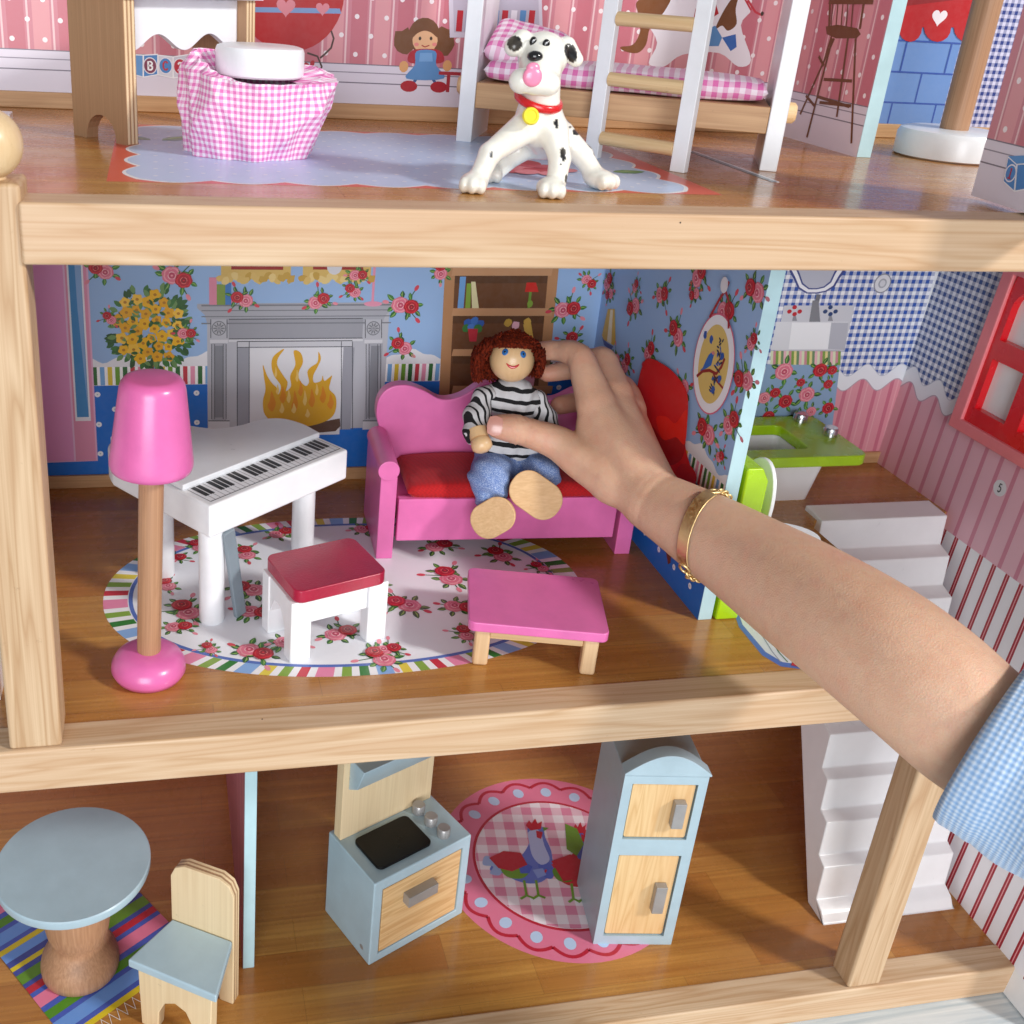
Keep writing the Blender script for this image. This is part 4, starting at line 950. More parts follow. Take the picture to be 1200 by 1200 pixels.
# ---------------------------------------------------------------- surface under the house
def make_ground_mat():
    m, nt, bs = nodes('whitewashed_table_top'); g = noise(nt, coords(nt, (0.05, 1.2, 1), (0, 0, 0.35)), 1.0, 6, 0.65, 0.5); g2 = noise(nt, coords(nt), 0.15, 3)
    c = ramp(nt, g, [(0.3, lin('#a9b9c2')), (0.5, lin('#d5dde0')), (0.7, lin('#e6ebec'))]); nt.links.new(mixc(nt, math_(nt, 'MULTIPLY', g2, .3), c, lin('#b7c6d0')), bs.inputs['Base Color'])
    bs.inputs['Roughness'].default_value = .5; bump(nt, bs, g, .15, .0005); return m
g = add('ground', MB().box(-90, 130, -110, 80, -25, -23.15), make_ground_mat(), None); tag(g, 'pale whitewashed wooden surface under the dollhouse', 'table top', kind='structure')

# ---------------------------------------------------------------- staircase
nos = [(4.9, -20.6), (5.86, -18.13), (6.86, -15.63), (7.95, -13.35), (8.96, -10.8)] + [(8.96 + 1.31 * k, -10.8 + 2.18 * k) for k in range(1, 6)]
prof = [(4.3, FLW)] + [(4.45, FLW), (4.9 - .15, -20.75)]
for k, (y, z) in enumerate(nos):
    prof.append((y, z))
    if k + 1 < len(nos): prof.append((nos[k + 1][0] - .28, z + .3))
prof += [(17.4, .22), (17.4, -1.0)] + [(nos[-1][0] + .9, -4.2), (6.1, FLW)]
st = thing('staircase', 'white plastic staircase climbing between the lower and middle storeys', 'staircase', (48.5, 8, FLW))
def stx(z, s): return 44.2 + .075 * (z - FLW) if s == 0 else 53.1 + .07 * (z - FLW)
mb = MB(); n = len(prof)
mb.raw([(stx(z, s), y, z) for s in (0, 1) for y, z in prof], [list(range(n)), list(range(n, 2 * n))[::-1]] + [(i, n + i, n + (i + 1) % n, (i + 1) % n) for i in range(n)])
add('steps', mb, WHITE_P, st, 0.14, world=(48.5, 8, FLW), segs=3)

# ---------------------------------------------------------------- middle storey: floor lamp
t = thing('floor_lamp', 'pink floor lamp with tapered shade, wooden pole and domed base', 'lamp', (5.45, 4.75, FM)); t.rotation_euler = (0.0, math.radians(2.2), 0)
add('base', MB().lathe([(0, 0), (1.25, 0), (1.5, .08), (1.64, .35), (1.62, .65), (1.45, .98), (1.15, 1.2), (.7, 1.32), (0, 1.34)], 56), PINK, t, smooth=60)
add('pole', MB().lathe([(.52, 1.25), (.52, 10.8)], 32), BEECH_Z, t)
add('lamp_shade', MB().lathe([(0, 10.2), (1.45, 10.2), (1.66, 10.29), (1.72, 10.5), (1.7, 10.75), (1.34, 13.75), (1.28, 14.0), (1.13, 14.2), (.9, 14.26), (0, 14.2)], 64), PINK, t, smooth=60)

# ---------------------------------------------------------------- piano
ang = math.atan2(.62, .785); t = thing('toy_piano', 'white toy grand piano with printed keys behind the pink lamp', 'piano', (8.35, 7.9, FM), ang)
def crv(pts, n=6):
    """smooth closed-ended curve through points"""
    out = []
    for i in range(len(pts) - 1):
        p0, p1, p2, p3 = (pts[max(i - 1, 0)], pts[i], pts[i + 1], pts[min(i + 2, len(pts) - 1)])
        for k in range(n):
            s_ = k / n; out.append(tuple(.5 * (2 * b + (c - a) * s_ + (2 * a - 5 * b + 4 * c - d) * s_ ** 2 + (3 * b - a - 3 * c + d) * s_ ** 3) for a, b, c, d in zip(p0, p1, p2, p3)))
    return out + [pts[-1]]
side = crv([(9.5, 2.3), (9.65, 3.6), (9.35, 4.85), (8.4, 5.5), (7.0, 5.65), (5.9, 6.1), (5.3, 6.8), (4.8, 7.8), (4.0, 8.7), (2.9, 9.2), (1.6, 9.1), (.6, 8.5), (.05, 7.4)])
body = [(0, 0), (9.4, 0), (9.45, 2.2)] + side + [(0, 4)]
add('body', MB().prism(body, 5.0, 6.7), WHITE, t, 0.14, segs=3)
lid = [(0.12, 2.05), (9.4, 2.05)] + [(x - .1 if x > 1 else x + .12, y - .1) for x, y in side]
add('lid', MB().prism(lid, 6.705, 7.0), paint('white_lid_paint', '#e9ecf1', .3, .3, .02), t, 0.06)
kb = Print(lambda u, v, l: (u, v, 6.705 + l), None)
kb.rect(.35, 9.15, .35, 2.0, '#dfe1e6', 0); kb.line([(.35, .35), (9.15, .35)], .06, '#5a5b60', 2)
NK = 28
for k in range(NK + 1): kb.line([(.35 + 8.8 * k / NK, .35), (.35 + 8.8 * k / NK, 2.0)], .028, '#6a6b70', 1)
for k in range(NK):
    if k % 7 in (0, 1, 3, 4, 5): u = .35 + 8.8 * (k + 1) / NK; kb.rect(u - .125, u + .125, .9, 2.0, '#151518', 2)
kb.add('keyboard', t, printed('keyboard_print', .5, .0))
for a, b in ((.68, .68), (8.6, 2.3), (1.6, 5.6)): add('leg', MB().lathe([(.58, 0), (.62, .08), (.62, 5.02)], 28, Matrix.Translation((a, b, 0))), WHITE, t)
m = Matrix.Translation((1.35, .35, 0)) @ Matrix.Rotation(math.radians(7), 4, 'Y') @ Matrix.Rotation(math.radians(-4), 4, 'X')
add('pedal_board', MB().box(-.32, .32, 0, .26, 0.04, 5.1, Matrix.Translation((1.9, -.15, 0)) @ Matrix.Rotation(math.radians(-9), 4, 'Y')), GREY_P, t, 0.05)

# ---------------------------------------------------------------- piano stool
sc0 = Vector((13.72, 7.2)); t = thing('piano_stool', 'low stool with dark red seat and white legs on the rose rug', 'stool', (sc0.x, sc0.y, FM), math.atan2(1.45, 4.5))
W, D = 4.7, 3.65
add('seat', MB().prism(rrect(W, D, .45), 3.2, 3.85), RED_P, t, 0.07)
for sx in (-1, 1):
    for sy in (-1, 1): add('leg', MB().box(sx * 2.0 - .52, sx * 2.0 + .52, sy * 1.3 - .38, sy * 1.3 + .38, 0, 3.2), WHITE, t, 0.06)
for sy in (-1, 1): add('rail', MB().box(-1.48, 1.48, sy * 1.3 - .25, sy * 1.3 + .25, 1.9, 3.19), WHITE, t, 0.04)
for sx in (-1, 1): add('rail', MB().prism([(-.92, 3.19), (-.92, 1.3), (-.35, 2.25), (.35, 2.25), (.92, 1.3), (.92, 3.19)], sx * 2.0 - .45, sx * 2.0 + .45, lambda a, b, c: (c, a, b)), WHITE, t, 0.0)

# ---------------------------------------------------------------- coffee table
t = thing('coffee_table', 'small pink coffee table with pale wooden legs in front of the sofa', 'table', (23.63, 5.3, FM), math.atan2(-1.67, 6.25))
add('table_top', MB().prism(rrect(6.45, 4.95, .35), 1.95, 2.45), PINK, t, 0.06)
for sx in (-1, 1):
    for sy in (-1, 1): add('leg', MB().box(sx * 2.5 - .36, sx * 2.5 + .36, sy * 2.0 - .33, sy * 2.0 + .33, 0, 1.95), MAPLE_Z, t, 0.13)
for sy in (-1, 1): add('rail', MB().box(-2.14, 2.14, sy * 2.0 - .16, sy * 2.0 + .16, 1.45, 1.95), DOWEL, t, 0.03)

# ---------------------------------------------------------------- sofa (back stands against the wall side, arms run forward)
SA = math.atan2(-.75, 14.2); t = thing('toy_sofa', 'pink toy sofa with scrolled arms and wavy backrest', 'sofa', (24.85, 13.4, FM), SA)
HW = 7.28
half = crv([(-6.5, 3.5), (-6.75, 5.6), (-7.0, 6.6), (-6.9, 7.6), (-6.35, 8.25), (-5.4, 8.42), (-4.4, 8.1), (-3.3, 7.55), (-2.2, 7.75), (-1.1, 8.5), (0, 8.9)], 5)
bk = half + [(-a, b) for a, b in half[::-1][1:]]
bk += [(6.5, 1.0), (-6.5, 1.0)]
add('backrest', MB().prism(bk, 4.7, 5.5, lambda a, b, c: (a, c, b)), PINK_S, t, 0.09, segs=3)
add('seat_board', MB().box(-6.2, 6.2, .22, .75, 1.0, 3.55), PINK_S, t, 0.06)
add('seat_base', MB().box(-6.2, 6.2, .76, 4.7, 2.8, 3.3), PINK_S, t)
for s in (-1, 1):
    x0, x1 = (s * HW, s * (HW - .9)) if s > 0 else (-HW, -HW + .9)
    arm = add('armrest', MB().box(min(x0, x1), max(x0, x1), .05, 5.45, .0, 4.95).tube([(s * (HW - .4), -.02, 5.35), (s * (HW - .4), 4.75, 5.35)], .58, 32), PINK_S, t, 0.05)
# seat cushion
def pillow_mesh(w, d, h, nx=28, ny=20, seed=1, pinch=.35, rim=.12):
    V, Fc = [], []; q = random.Random(seed); ph = [q.random() * 6 for _ in range(6)]
    for s in (1, -1):
        for j in range(ny + 1):
            for i in range(nx + 1):
                a, b = 2 * i / nx - 1, 2 * j / ny - 1; e = max(0, (1 - abs(a) ** 4) * (1 - abs(b) ** 4)) ** pinch
                wr = .05 * math.sin(5 * a + ph[0]) * math.sin(3 * b + ph[1]) + .03 * math.sin(9 * a + 4 * b + ph[2])
                V.append((a * w / 2 * (1 - .02 * (1 - e)), b * d / 2 * (1 - .02 * (1 - e)), s * (e * h / 2 * (1 + wr) + 0.0)))
        o_ = len(V) - (nx + 1) * (ny + 1)
        for j in range(ny):
            for i in range(nx):
                k = o_ + j * (nx + 1) + i; f = (k, k + 1, k + nx + 2, k + nx + 1); Fc.append(f if s > 0 else f[::-1])
    return V, Fc
cu = thing('seat_cushion', 'flat red fabric cushion lying on the pink sofa seat', 'cushion', (25.3, 15.9, FM + 3.87), SA)
V, Fc = pillow_mesh(12.3, 4.6, 1.25, 40, 24, 3, .3); mb = MB(); mb.raw(V, Fc); add('cover', mb, cloth('red_corduroy', '#c4050f', .85, 26, .3, '#7d0209'), cu, smooth=70)

# ---------------------------------------------------------------- toilet and bathtub
t = thing('toy_toilet', 'lime green and white toy toilet beside the partition', 'toilet', (36.5, 8.2, FM))
add('tank', MB().prism([(-2.6, 0), (-1.35, 0), (-1.35, 7.9), (-1.75, 8.6), (-2.6, 8.6)], -2.05, 1.6, lambda a, b, c: (a, c, b)), GREEN, t, 0.1, segs=3)
def dpoly(w, l, n=18): return [(0, -w / 2)] + [(l * .35 + (l * .65) * math.sin(k * math.pi / n), -w / 2 * math.cos(k * math.pi / n)) for k in range(n + 1)] + [(0, w / 2)]
add('lid', MB().prism(dpoly(3.5, 4.3), 0, .22, lambda a, b, c: (-1.2 + c + .16 * a, b - .2, 3.9 + a)), WHITE, t, 0.05)
add('seat', MB().prism(dpoly(3.6, 4.6), 3.4, 3.72, lambda a, b, c: (-1.1 + a, b - .2, c)), WHITE, t, 0.1)
add('bowl', MB().prism(dpoly(2.9, 3.8), 0, 3.4, lambda a, b, c: (-1.1 + a * (.72 + .28 * (c / 3.4)), b * (.7 + .3 * (c / 3.4)) - .2, c)), GREEN, t, 0.1)
t = thing('toy_bathtub', 'white toy bathtub with lime green rim and two silver taps', 'bathtub', (44.2, 20.2, FM))
def ring_mesh(oo, ii, z0, z1):
    n = len(oo); V = [(x, y, z) for z in (z0, z1) for R_ in (oo, ii) for x, y in R_]; Fc = []
    for k in range(n):
        j = (k + 1) % n; Fc += [(k, n + k, n + j, j), (2 * n + k, 2 * n + j, 3 * n + j, 3 * n + k), (k, j, 2 * n + j, 2 * n + k), (n + k, 3 * n + k, 3 * n + j, n + j)]
    return MB().raw(V, Fc)
oo = rrect(11.6, 6.4, .7, 6, -.7, .2); ii = rrect(8.0, 3.6, .4, 6, -2.3, .1)
add('rim', ring_mesh(oo, ii, 3.05, 3.75), GREEN, t, 0.1, segs=3)
tp = rrect(9.2, 4.6, .4, 6, -1.7, .2); tb = rrect(6.6, 3.6, .4, 6, -.7, .3)
mb = MB(); n = len(tp); it = rrect(8.1, 3.7, .4, 6, -2.3, .1); ib = rrect(6.0, 2.8, .3, 6, -1.6, .2)
mb.raw([(x, y, 0) for x, y in tb] + [(x, y, 3.04) for x, y in tp] + [(x, y, 3.04) for x, y in it] + [(x, y, .7) for x, y in ib],
       [list(range(n))[::-1]] + [(k, (k + 1) % n, n + (k + 1) % n, n + k) for k in range(n)] + [(n + k, n + (k + 1) % n, 2 * n + (k + 1) % n, 2 * n + k) for k in range(n)] + [(2 * n + k, 2 * n + (k + 1) % n, 3 * n + (k + 1) % n, 3 * n + k) for k in range(n)] + [[3 * n + k for k in range(n)]])
add('tub', mb, WHITE_P, t, 0.0, smooth=45)
for a, b in ((4.3, .2), (3.6, 2.6)): add('tap', MB().lathe([(0, 4.3), (.4, 4.3), (.46, 4.2), (.46, 3.7)], 24, Matrix.Translation((a, b, 0))), CHROME, t)

# ---------------------------------------------------------------- lower storey: round table, chair, stove, fridge
t = thing('round_table', 'round pale blue table on a turned wooden pedestal', 'table', (1.25, 7.65, FLW))
add('table_top', MB().lathe([(0, 6.95), (3.7, 6.95), (3.88, 7.02), (3.92, 7.15), (3.92, 7.45), (3.86, 7.52), (0, 7.55)], 72), BLUEP, t, smooth=30)
add('pedestal', MB().lathe([(0, 0), (1.9, 0), (2.05, .12), (2.08, .5), (1.98, 1.0), (1.7, 1.55), (1.48, 1.95), (1.4, 2.25), (1.5, 2.5), (1.62, 2.9), (1.72, 3.6), (1.75, 4.5), (1.75, 6.95)], 56), BEECH_Z, t, smooth=60)

t = thing('dining_chair', 'small plywood chair with pale blue seat beside the round table', 'chair', (6.6, 3.6, FLW), 0)
def ch(a, b, z, o_=(7.73, 5.05), bd=(.853, -.522), fd=(-.522, -.853)):   # chair frame: a along the back, b towards the front
    return (o_[0] + a * bd[0] + b * fd[0] - 6.6, o_[1] + a * bd[1] + b * fd[1] - 3.6, z)
seat = [(-1.75, .05), (1.75, .05), (2.55, 3.2), (-2.5, 3.1)]
add('seat', MB().prism(seat, 4.1, 4.62, ch), BLUEP, t, 0.1, segs=3)
def plyboard(): return PLY_Z
top = [(-1.72, 0), (-.95, 0), (-.85, 1.2), (-.4, 1.9), (.4, 1.9), (.85, 1.2), (.95, 0), (1.72, 0)]
bkp = [(-1.8, 0), (-1.0, 0), (-.8, 1.6), (0, 2.3), (.8, 1.6), (1.0, 0), (1.8, 0), (1.8, 7.6), (1.55, 8.2), (1.0, 8.5), (-1.0, 8.5), (-1.55, 8.2), (-1.8, 7.6)]
bk_ = add('backrest', MB().prism(bkp, -.14, .04, lambda a, b, c: ch(a, c, b)), PLY_Z, t, 0.04)
for k_, (c0_, c1_, m_) in enumerate(((-.24, -.142, PLYD_Z), (-.36, -.242, PLY_Z), (-.46, -.362, PLYD_Z), (-.6, -.462, PLY_Z))): add('ply_layer', MB().prism([(a_ * .994, b_ * .998) for a_, b_ in bkp], c0_, c1_, lambda a, b, c: ch(a, c, b)), m_, bk_, 0.0)
fr = [(-2.0, 0), (-1.05, 0), (-.95, 1.3), (-.6, 2.1), (0, 2.4), (.6, 2.1), (.95, 1.3), (1.05, 0), (2.0, 0), (2.1, 4.1), (-2.1, 4.1)]
add('leg_board', MB().prism(fr, 2.2, 2.85, lambda a, b, c: ch(a, c, b)), PLY_Z, t, 0.06)

def furn(p0, p1, depth):
    """local frame with origin at the front left bottom corner: x along the front, y to the back"""
    return (p0[0], p0[1], FLW), math.atan2(p1[1] - p0[1], p1[0] - p0[0]), math.hypot(p1[0] - p0[0], p1[1] - p0[1])
loc, ang, w = furn((16.8, 5.4), (22.93, 8.2), 4.45); dp = 4.5; hh = 6.05
t = thing('toy_stove', 'pale blue toy stove with wooden oven door and black hob', 'stove', loc, ang)
# body with a recess for the door
mb = MB(); a0, a1, z0, z1 = .62, w - .55, .55, hh - .75
oo = [(0, 0), (w, 0), (w, hh), (0, hh)]; ii = [(a0, z0), (a1, z0), (a1, z1), (a0, z1)]
V = [(x, 0, z) for x, z in oo] + [(x, 0, z) for x, z in ii] + [(x, .35, z) for x, z in ii] + [(x, dp, z) for x, z in oo]
Fc = [(k, (k + 1) % 4, 4 + (k + 1) % 4, 4 + k) for k in range(4)] + [(4 + k, 4 + (k + 1) % 4, 8 + (k + 1) % 4, 8 + k) for k in range(4)] + [(8, 9, 10, 11)] + [(k, 12 + k, 12 + (k + 1) % 4, (k + 1) % 4) for k in range(4)] + [(15, 14, 13, 12)]
add('body', mb.raw(V, Fc), BLUEP, t, 0.09)
PINE_D = wood('pine_door', '#e6c491', '#b98549', 'x', 1.3, .5, 1.1)
d = add('oven_door', MB().box(a0 + .07, a1 - .07, .05, .36, z0 + .07, z1 - .07), PINE_D, t, 0.03)
add('handle', MB().box(2.1, 4.15, -.5, .06, 3.55, 4.25), SILVER, d, 0.04)
add('hob', MB().prism(rrect(3.7, 2.55, .35, 6, 2.55, 1.85), hh + .002, hh + .18), BLACK, t, 0.04)
for k, (a, b) in enumerate(((5.35, .85), (5.3, 1.95), (5.25, 3.05))): add('knob', MB().lathe([(.38, hh), (.38, hh + .5), (.33, hh + .56), (0, hh + .56)], 24, Matrix.Translation((a, b, 0))), SILVER, t)
add('back_panel', MB().box(.15, w - .2, 3.55, 4.2, hh + .002, hh + 6.2), PLY_Z, t, 0.04)
add('hood', MB().prism([(3.55, hh + 3.45), (3.55, hh + 5.6), (2.2, hh + 5.6), (2.75, hh + 4.05)], .5, w - .5, lambda a, b, c: (c, a, b)), BLUEP, t, 0.06)
add('screw', MB().lathe([(0, -.02), (.16, -.01), (.16, .02)], 16, Matrix.Translation((0, .75, .75)) @ Matrix.Rotation(math.pi / 2, 4, 'Y')), SILVER, t)

loc, ang, w = furn((29.88, 5.05), (34.4, 4.37), 4.2); dp = 4.5; hh = 12.35
t = thing('toy_fridge', 'tall pale blue toy fridge with two wooden doors and arched top', 'fridge', loc, ang)
doors = ((.5, w - .55, .65, 6.75), (.5, w - .5, 7.9, hh - .6))
mb = MB(); V = []; Fc = []
# front frame as strips round the two door recesses
for x0, x1, za, zb in ((0, w, 0, .65), (0, w, 6.75, 7.9), (0, w, hh - .6, hh), (0, .5, .65, 6.75), (w - .55, w, .65, 6.75), (0, .5, 7.9, hh - .6), (w - .5, w, 7.9, hh - .6)): mb.box(x0, x1, 0, .4, za, zb)
mb2 = MB().box(0, w, .4, dp, 0, hh)
add('body', mb2, BLUEP, t, 0.07); add('front_frame', mb, BLUEP, t)
for x0, x1, za, zb in doors:
    d = add('door', MB().prism(rrect(x1 - x0 - .14, zb - za - .14, .14, 3, (x0 + x1) / 2, (za + zb) / 2), .1, .39, lambda a, b, c: (a, c, b)), wood('pine_fridge_door', '#e6c795', '#c39456', 'z', 1.2, .5, 1.0) if 'pine_fridge_door' not in bpy.data.materials else bpy.data.materials['pine_fridge_door'], t, 0.03)
    add('handle', MB().box(x1 - 1.15, x1 - .5, -.35, .1, (za + zb) / 2 - (.95 if za < 2 else .85), (za + zb) / 2 + (1.0 if za < 2 else .85)), SILVER, d, 0.05)
arc = [(-.05, hh + .02)] + [(-.05 + (w + .15) * k / 16, hh + .12 + 1.25 * math.sin(math.pi * k / 16)) for k in range(17)] + [(w + .1, hh + .02)]
add('arched_top', MB().prism(arc, -.1, .75, lambda a, b, c: (a, c, b)), BLUEP, t, 0.04)

# ---------------------------------------------------------------- upper storey: dressing table, skirted stool, bunk bed
pa = Vector((2.72, 15.1)); pb = Vector((5.12, 12.5)); u1 = (pb - pa).normalized(); u2 = Vector((-u1.y, u1.x)); wd = (pb - pa).length
t = thing('dressing_table', 'wooden dressing table with white scalloped apron behind the gingham stool', 'table', (pa.x, pa.y, FUP), math.atan2(u1.y, u1.x))
cut = [(0, 0), (.9, 0)] + [(.9 + .95 * (1 - math.cos(math.pi * k / 10)), .15 + .95 * math.sin(math.pi * k / 10)) for k in range(11)] + [(2.8, 0), (wd, 0), (wd, 7.4), (0, 7.4)]
PLYS = MB()
for y0 in (0.0, 7.4):
    add('side_panel', MB().prism(cut, y0, y0 + .62, lambda a, b, c: (a, c, b)), PLYD_Z, t, 0.0, smooth=0)
    for k in range(3): add('ply_layer', MB().box(wd, wd + .015, y0 + .04 + .21 * k, y0 + .15 + .21 * k, .04, 7.3), PLY_Z, t, smooth=0)
ap = [(.62, 5.9), (.62, 4.1)] + [(.62 + 6.78 * k / 40, 4.12 - .34 * math.sin(math.pi * (.35 + 4.3 * k / 40))) for k in range(1, 40)] + [(7.4, 4.2), (7.4, 5.9)]
add('apron', MB().prism(ap, wd - .9, wd - .55, lambda a, b, c: (c, a, b)), WHITE, t, 0.03)
add('table_top', MB().box(-.3, wd + .3, -.3, 8.3, 5.95, 6.4), WHITE, t, 0.05)

t = thing('skirted_stool', 'stool with white round top and pink gingham skirt', 'stool', (10.35, 11.6, FUP))
q = random.Random(5); V = []; Fc = []; na, nz = 180, 60; ph = [q.random() * 6.28 for _ in range(8)]
for j in range(nz + 1):
    s_ = j / nz
    for k in range(na):
        a = 2 * math.pi * k / na; lean = math.cos(a + .12); R_ = .5 + .5 * lean; fr_ = max(0, -math.sin(a))
        rl = np.interp(s_, (0, .08, .25, .6, 1), (1.75, 2.3, 2.85, 3.05, 2.75)); rr = np.interp(s_, (0, .08, .25, .5, .75, 1), (1.8, 2.9, 3.6, 3.5, 3.05, 2.5)); r = rl * (1 - R_) + rr * R_
        zl = np.interp(s_, (0, .1, .2, 1), (3.3, 4.15, 3.75, .02)); zr = np.interp(s_, (0, .1, .25, .5, .8, 1), (3.2, 3.55, 3.3, 2.0, .75, .02)); zz = zl * (1 - R_) + zr * R_ - .75 * fr_ * math.exp(-((s_ - .1) / .14) ** 2)
        def fold(x): return 1 - 2 * abs(math.sin(x)) ** .7
        f = (.05 + .2 * s_) * (.55 * math.sin(7 * a + ph[0] + 2.5 * s_) + .4 * math.sin(12 * a + ph[1] - 3 * s_)) + .17 * math.sin(math.pi * s_) * fold(2.2 * a + 3.4 * s_ + ph[2]) + .11 * math.sin(math.pi * s_) * fold(5 * a - 4.2 * s_ + ph[3])
        f += .2 * math.exp(-s_ * 5) * math.sin(22 * a + ph[4]); zz += .1 * math.sin(5 * a + ph[5] + 6 * s_) * s_ * (1 - s_)
        V.append(((r + f) * math.cos(a), (r + f) * .9 * math.sin(a), max(.02, zz)))
for j in range(nz):
    for k in range(na): Fc.append((j * na + k, j * na + (k + 1) % na, (j + 1) * na + (k + 1) % na, (j + 1) * na + k))
m, nt, bs = nodes('pink_gingham_cloth'); uvn = N(nt, 'ShaderNodeAttribute', attribute_name='clothuv'); sx = N(nt, 'ShaderNodeSeparateXYZ'); nt.links.new(uvn.outputs['Vector'], sx.inputs[0]); sq = []
for i in (0, 1):
    fr_ = math_(nt, 'FRACT', sx.outputs[i]); sq.append(math_(nt, 'GREATER_THAN', fr_, .5))
cc = ramp(nt, math_(nt, 'MULTIPLY', math_(nt, 'ADD', sq[0], sq[1]), .5), [(0, lin('#f8ecf4')), (.5, lin('#f0b4d6')), (1, lin('#e277b6'))])
th = noise(nt, coords(nt), 24, 2); nt.links.new(cc, bs.inputs['Base Color']); bs.inputs['Roughness'].default_value = .9; bump(nt, bs, th, .5, .0005); GING = m
mb = MB(); mb.raw(V, Fc); o = add('skirt', mb, GING, t, smooth=80)
def cloth_uv(o, us, vs, fn):
    at_ = o.data.attributes.new('clothuv', 'FLOAT_VECTOR', 'POINT'); d = []
    for v in o.data.vertices: a, b = fn(v.co); d += [a * us, b * vs, 0]
    at_.data.foreach_set('vector', d)
cloth_uv(o, 1, 1, lambda c: (math.atan2(c.y, c.x) * 2.75 / .245, c.z / .26 + .25 * math.sin(math.atan2(c.y, c.x) * 3)))
add('round_top', MB().lathe([(0, 3.2), (1.75, 3.2), (1.84, 3.28), (1.86, 3.5), (1.86, 4.2), (1.8, 4.36), (1.6, 4.42), (0, 4.4)], 64, Matrix.Translation((.35, 0, 0))), WHITE, t, smooth=40)

bA = Vector((21.3, 16.7)); bB = Vector((34.35, 10.4)); bl = (bB - bA).length; ba = math.atan2(bB.y - bA.y, bB.x - bA.x)
t = thing('bunk_bed', 'white bunk bed with wooden bed board behind the dog figure', 'bed', (bA.x, bA.y, FUP), ba)
for x0 in (-.4, bl - .4):
    add('post', MB().box(x0, x0 + .78, -.05, .75, 0, 14), WHITE, t, 0.05); add('end_board', MB().box(x0 + .06, x0 + .72, .75, 5.2, .0, 14), WHITE, t)
add('bed_board', MB().box(.38, bl - .4, .05, 5.1, 1.65, 2.85), BOARD_X, t, 0.05)
for x0, x1 in ((-1.0, -.4), (bl + .38, bl + 1.0)): add('dowel_end', MB().tube([(x0, 2.6, 2.45), (x0 + .12, 2.6, 2.45), (x1, 2.6, 2.45)] if x0 < 0 else [(x1, 2.6, 2.45), (x1 - .12, 2.6, 2.45), (x0, 2.6, 2.45)], [.35, .48, .5], 20), DOWEL, t)
GINGB = gingham('pink_gingham_bedding', '#f7e8f2', '#dd5aa8', 0.52, 'xy', .9, .2, warp=.25)
m_ = thing('bunk_mattress', 'pink gingham mattress on the bunk bed board', 'mattress', (0, 0, 0), 0)
m_.location = Vector((bA.x, bA.y, FUP)) + rotz(ba) @ Vector((bl / 2, 2.55, 3.42)); m_.rotation_euler = (0, 0, ba)
V, Fc = pillow_mesh(bl - .95, 4.6, 1.15, 50, 20, 8, .22); mb = MB(); mb.raw(V, Fc); add('cover', mb, gingham('pink_gingham_mattress', '#f7e8f2', '#dd5aa8', 0.5, 'xz', .9, .2, warp=.25), m_, smooth=80)
m_ = thing('bunk_pillow', 'puffed pink gingham pillow at the left end of the bunk bed', 'pillow'); m_.location = Vector((bA.x, bA.y, FUP)) + rotz(ba) @ Vector((2.4, 2.9, 4.45)); m_.rotation_euler = (math.radians(24), math.radians(10), ba)
V, Fc = pillow_mesh(4.1, 3.2, 1.5, 26, 20, 11, .4); mb = MB(); mb.raw(V, Fc); add('cover', mb, GINGB, m_, smooth=80)
l0 = Vector((26.65, 13.0)); l1 = Vector((29.45, 9.6)); la = math.atan2(l1.y - l0.y, l1.x - l0.x); ll = (l1 - l0).length
t = thing('bunk_ladder', 'white ladder with wooden dowel rungs standing in front of the bunk bed', 'ladder', (l0.x, l0.y, FUP), la)
for x in (0, ll): add('rail', MB().box(x - .36, x + .36, -.2, .22, 0, 14), WHITE, t, 0.04)
for z in (.95, 3.6, 6.2, 8.8): add('rung', MB().tube([(.36, 0, z), (ll - .36, 0, z)], .31, 20), DOWEL, t)
t = thing('pole_stand', 'wooden pole on a round white base in front of the blue tiles', 'stand', (48.6, 16.6, FUP))
add('base', MB().lathe([(0, 0), (2.6, 0), (2.75, .1), (2.75, 1.15), (2.62, 1.42), (2.3, 1.5), (0, 1.5)], 56), WHITE, t, smooth=50); add('pole', MB().lathe([(.72, 1.45), (.72, 15)], 32), BEECH_Z, t)
t = thing('white_toy_piece', 'small white board corner behind the ball finial', 'toy piece', (-1.2, 19.0, FUP))
add('board', MB().box(-1.0, .8, -.6, .6, 0, .35), WHITE, t, 0.05)

# ---------------------------------------------------------------- dalmatian figure on the front of the upper storey
def A(x, y, Y): return at(x, y, Y=Y)
dz = FUP
dog = thing('toy_dog', 'white plastic dalmatian figure with black spots and red collar', 'toy dog', (21, 4.6, FUP))
DW = (21, 4.6, FUP)
s = SDF((16.6, 1.6, FUP - .2), (26.4, 9.6, 28.6), 0.06)
s.ell(A(636, 66, 5.0), (.95, .95, .9), .25)                            # skull
s.cone(A(632, 82, 4.3), A(627, 94, 3.6), .8, .55, .25)                  # muzzle
s.ell(A(612, 95, 3.55), (.5, .48, .46), .12); s.ell(A(641, 98, 3.55), (.5, .48, .46), .12)   # cheeks
s.cone(A(612, 48, 5.1), A(602, 55, 5.0), .42, .36, .12); s.cone(A(663, 56, 5.1), A(675, 70, 5.0), .42, .28, .12)   # ears
s.cone(A(634, 98, 5.0), A(631, 138, 5.2), .74, .8, .25)                 # neck
s.cone(A(632, 145, 5.2), A(640, 160, 6.9), .95, .92, .35)              # trunk
s.cone(A(612, 152, 4.8), A(574, 180, 4.4), .6, .42, .25); s.cone(A(574, 180, 4.4), A(561, 208, 4.2), .42, .38, .12)
s.cone(A(648, 152, 4.6), A(656, 186, 4.0), .6, .42, .25); s.cone(A(656, 186, 4.0), A(652, 214, 3.7), .42, .38, .12)
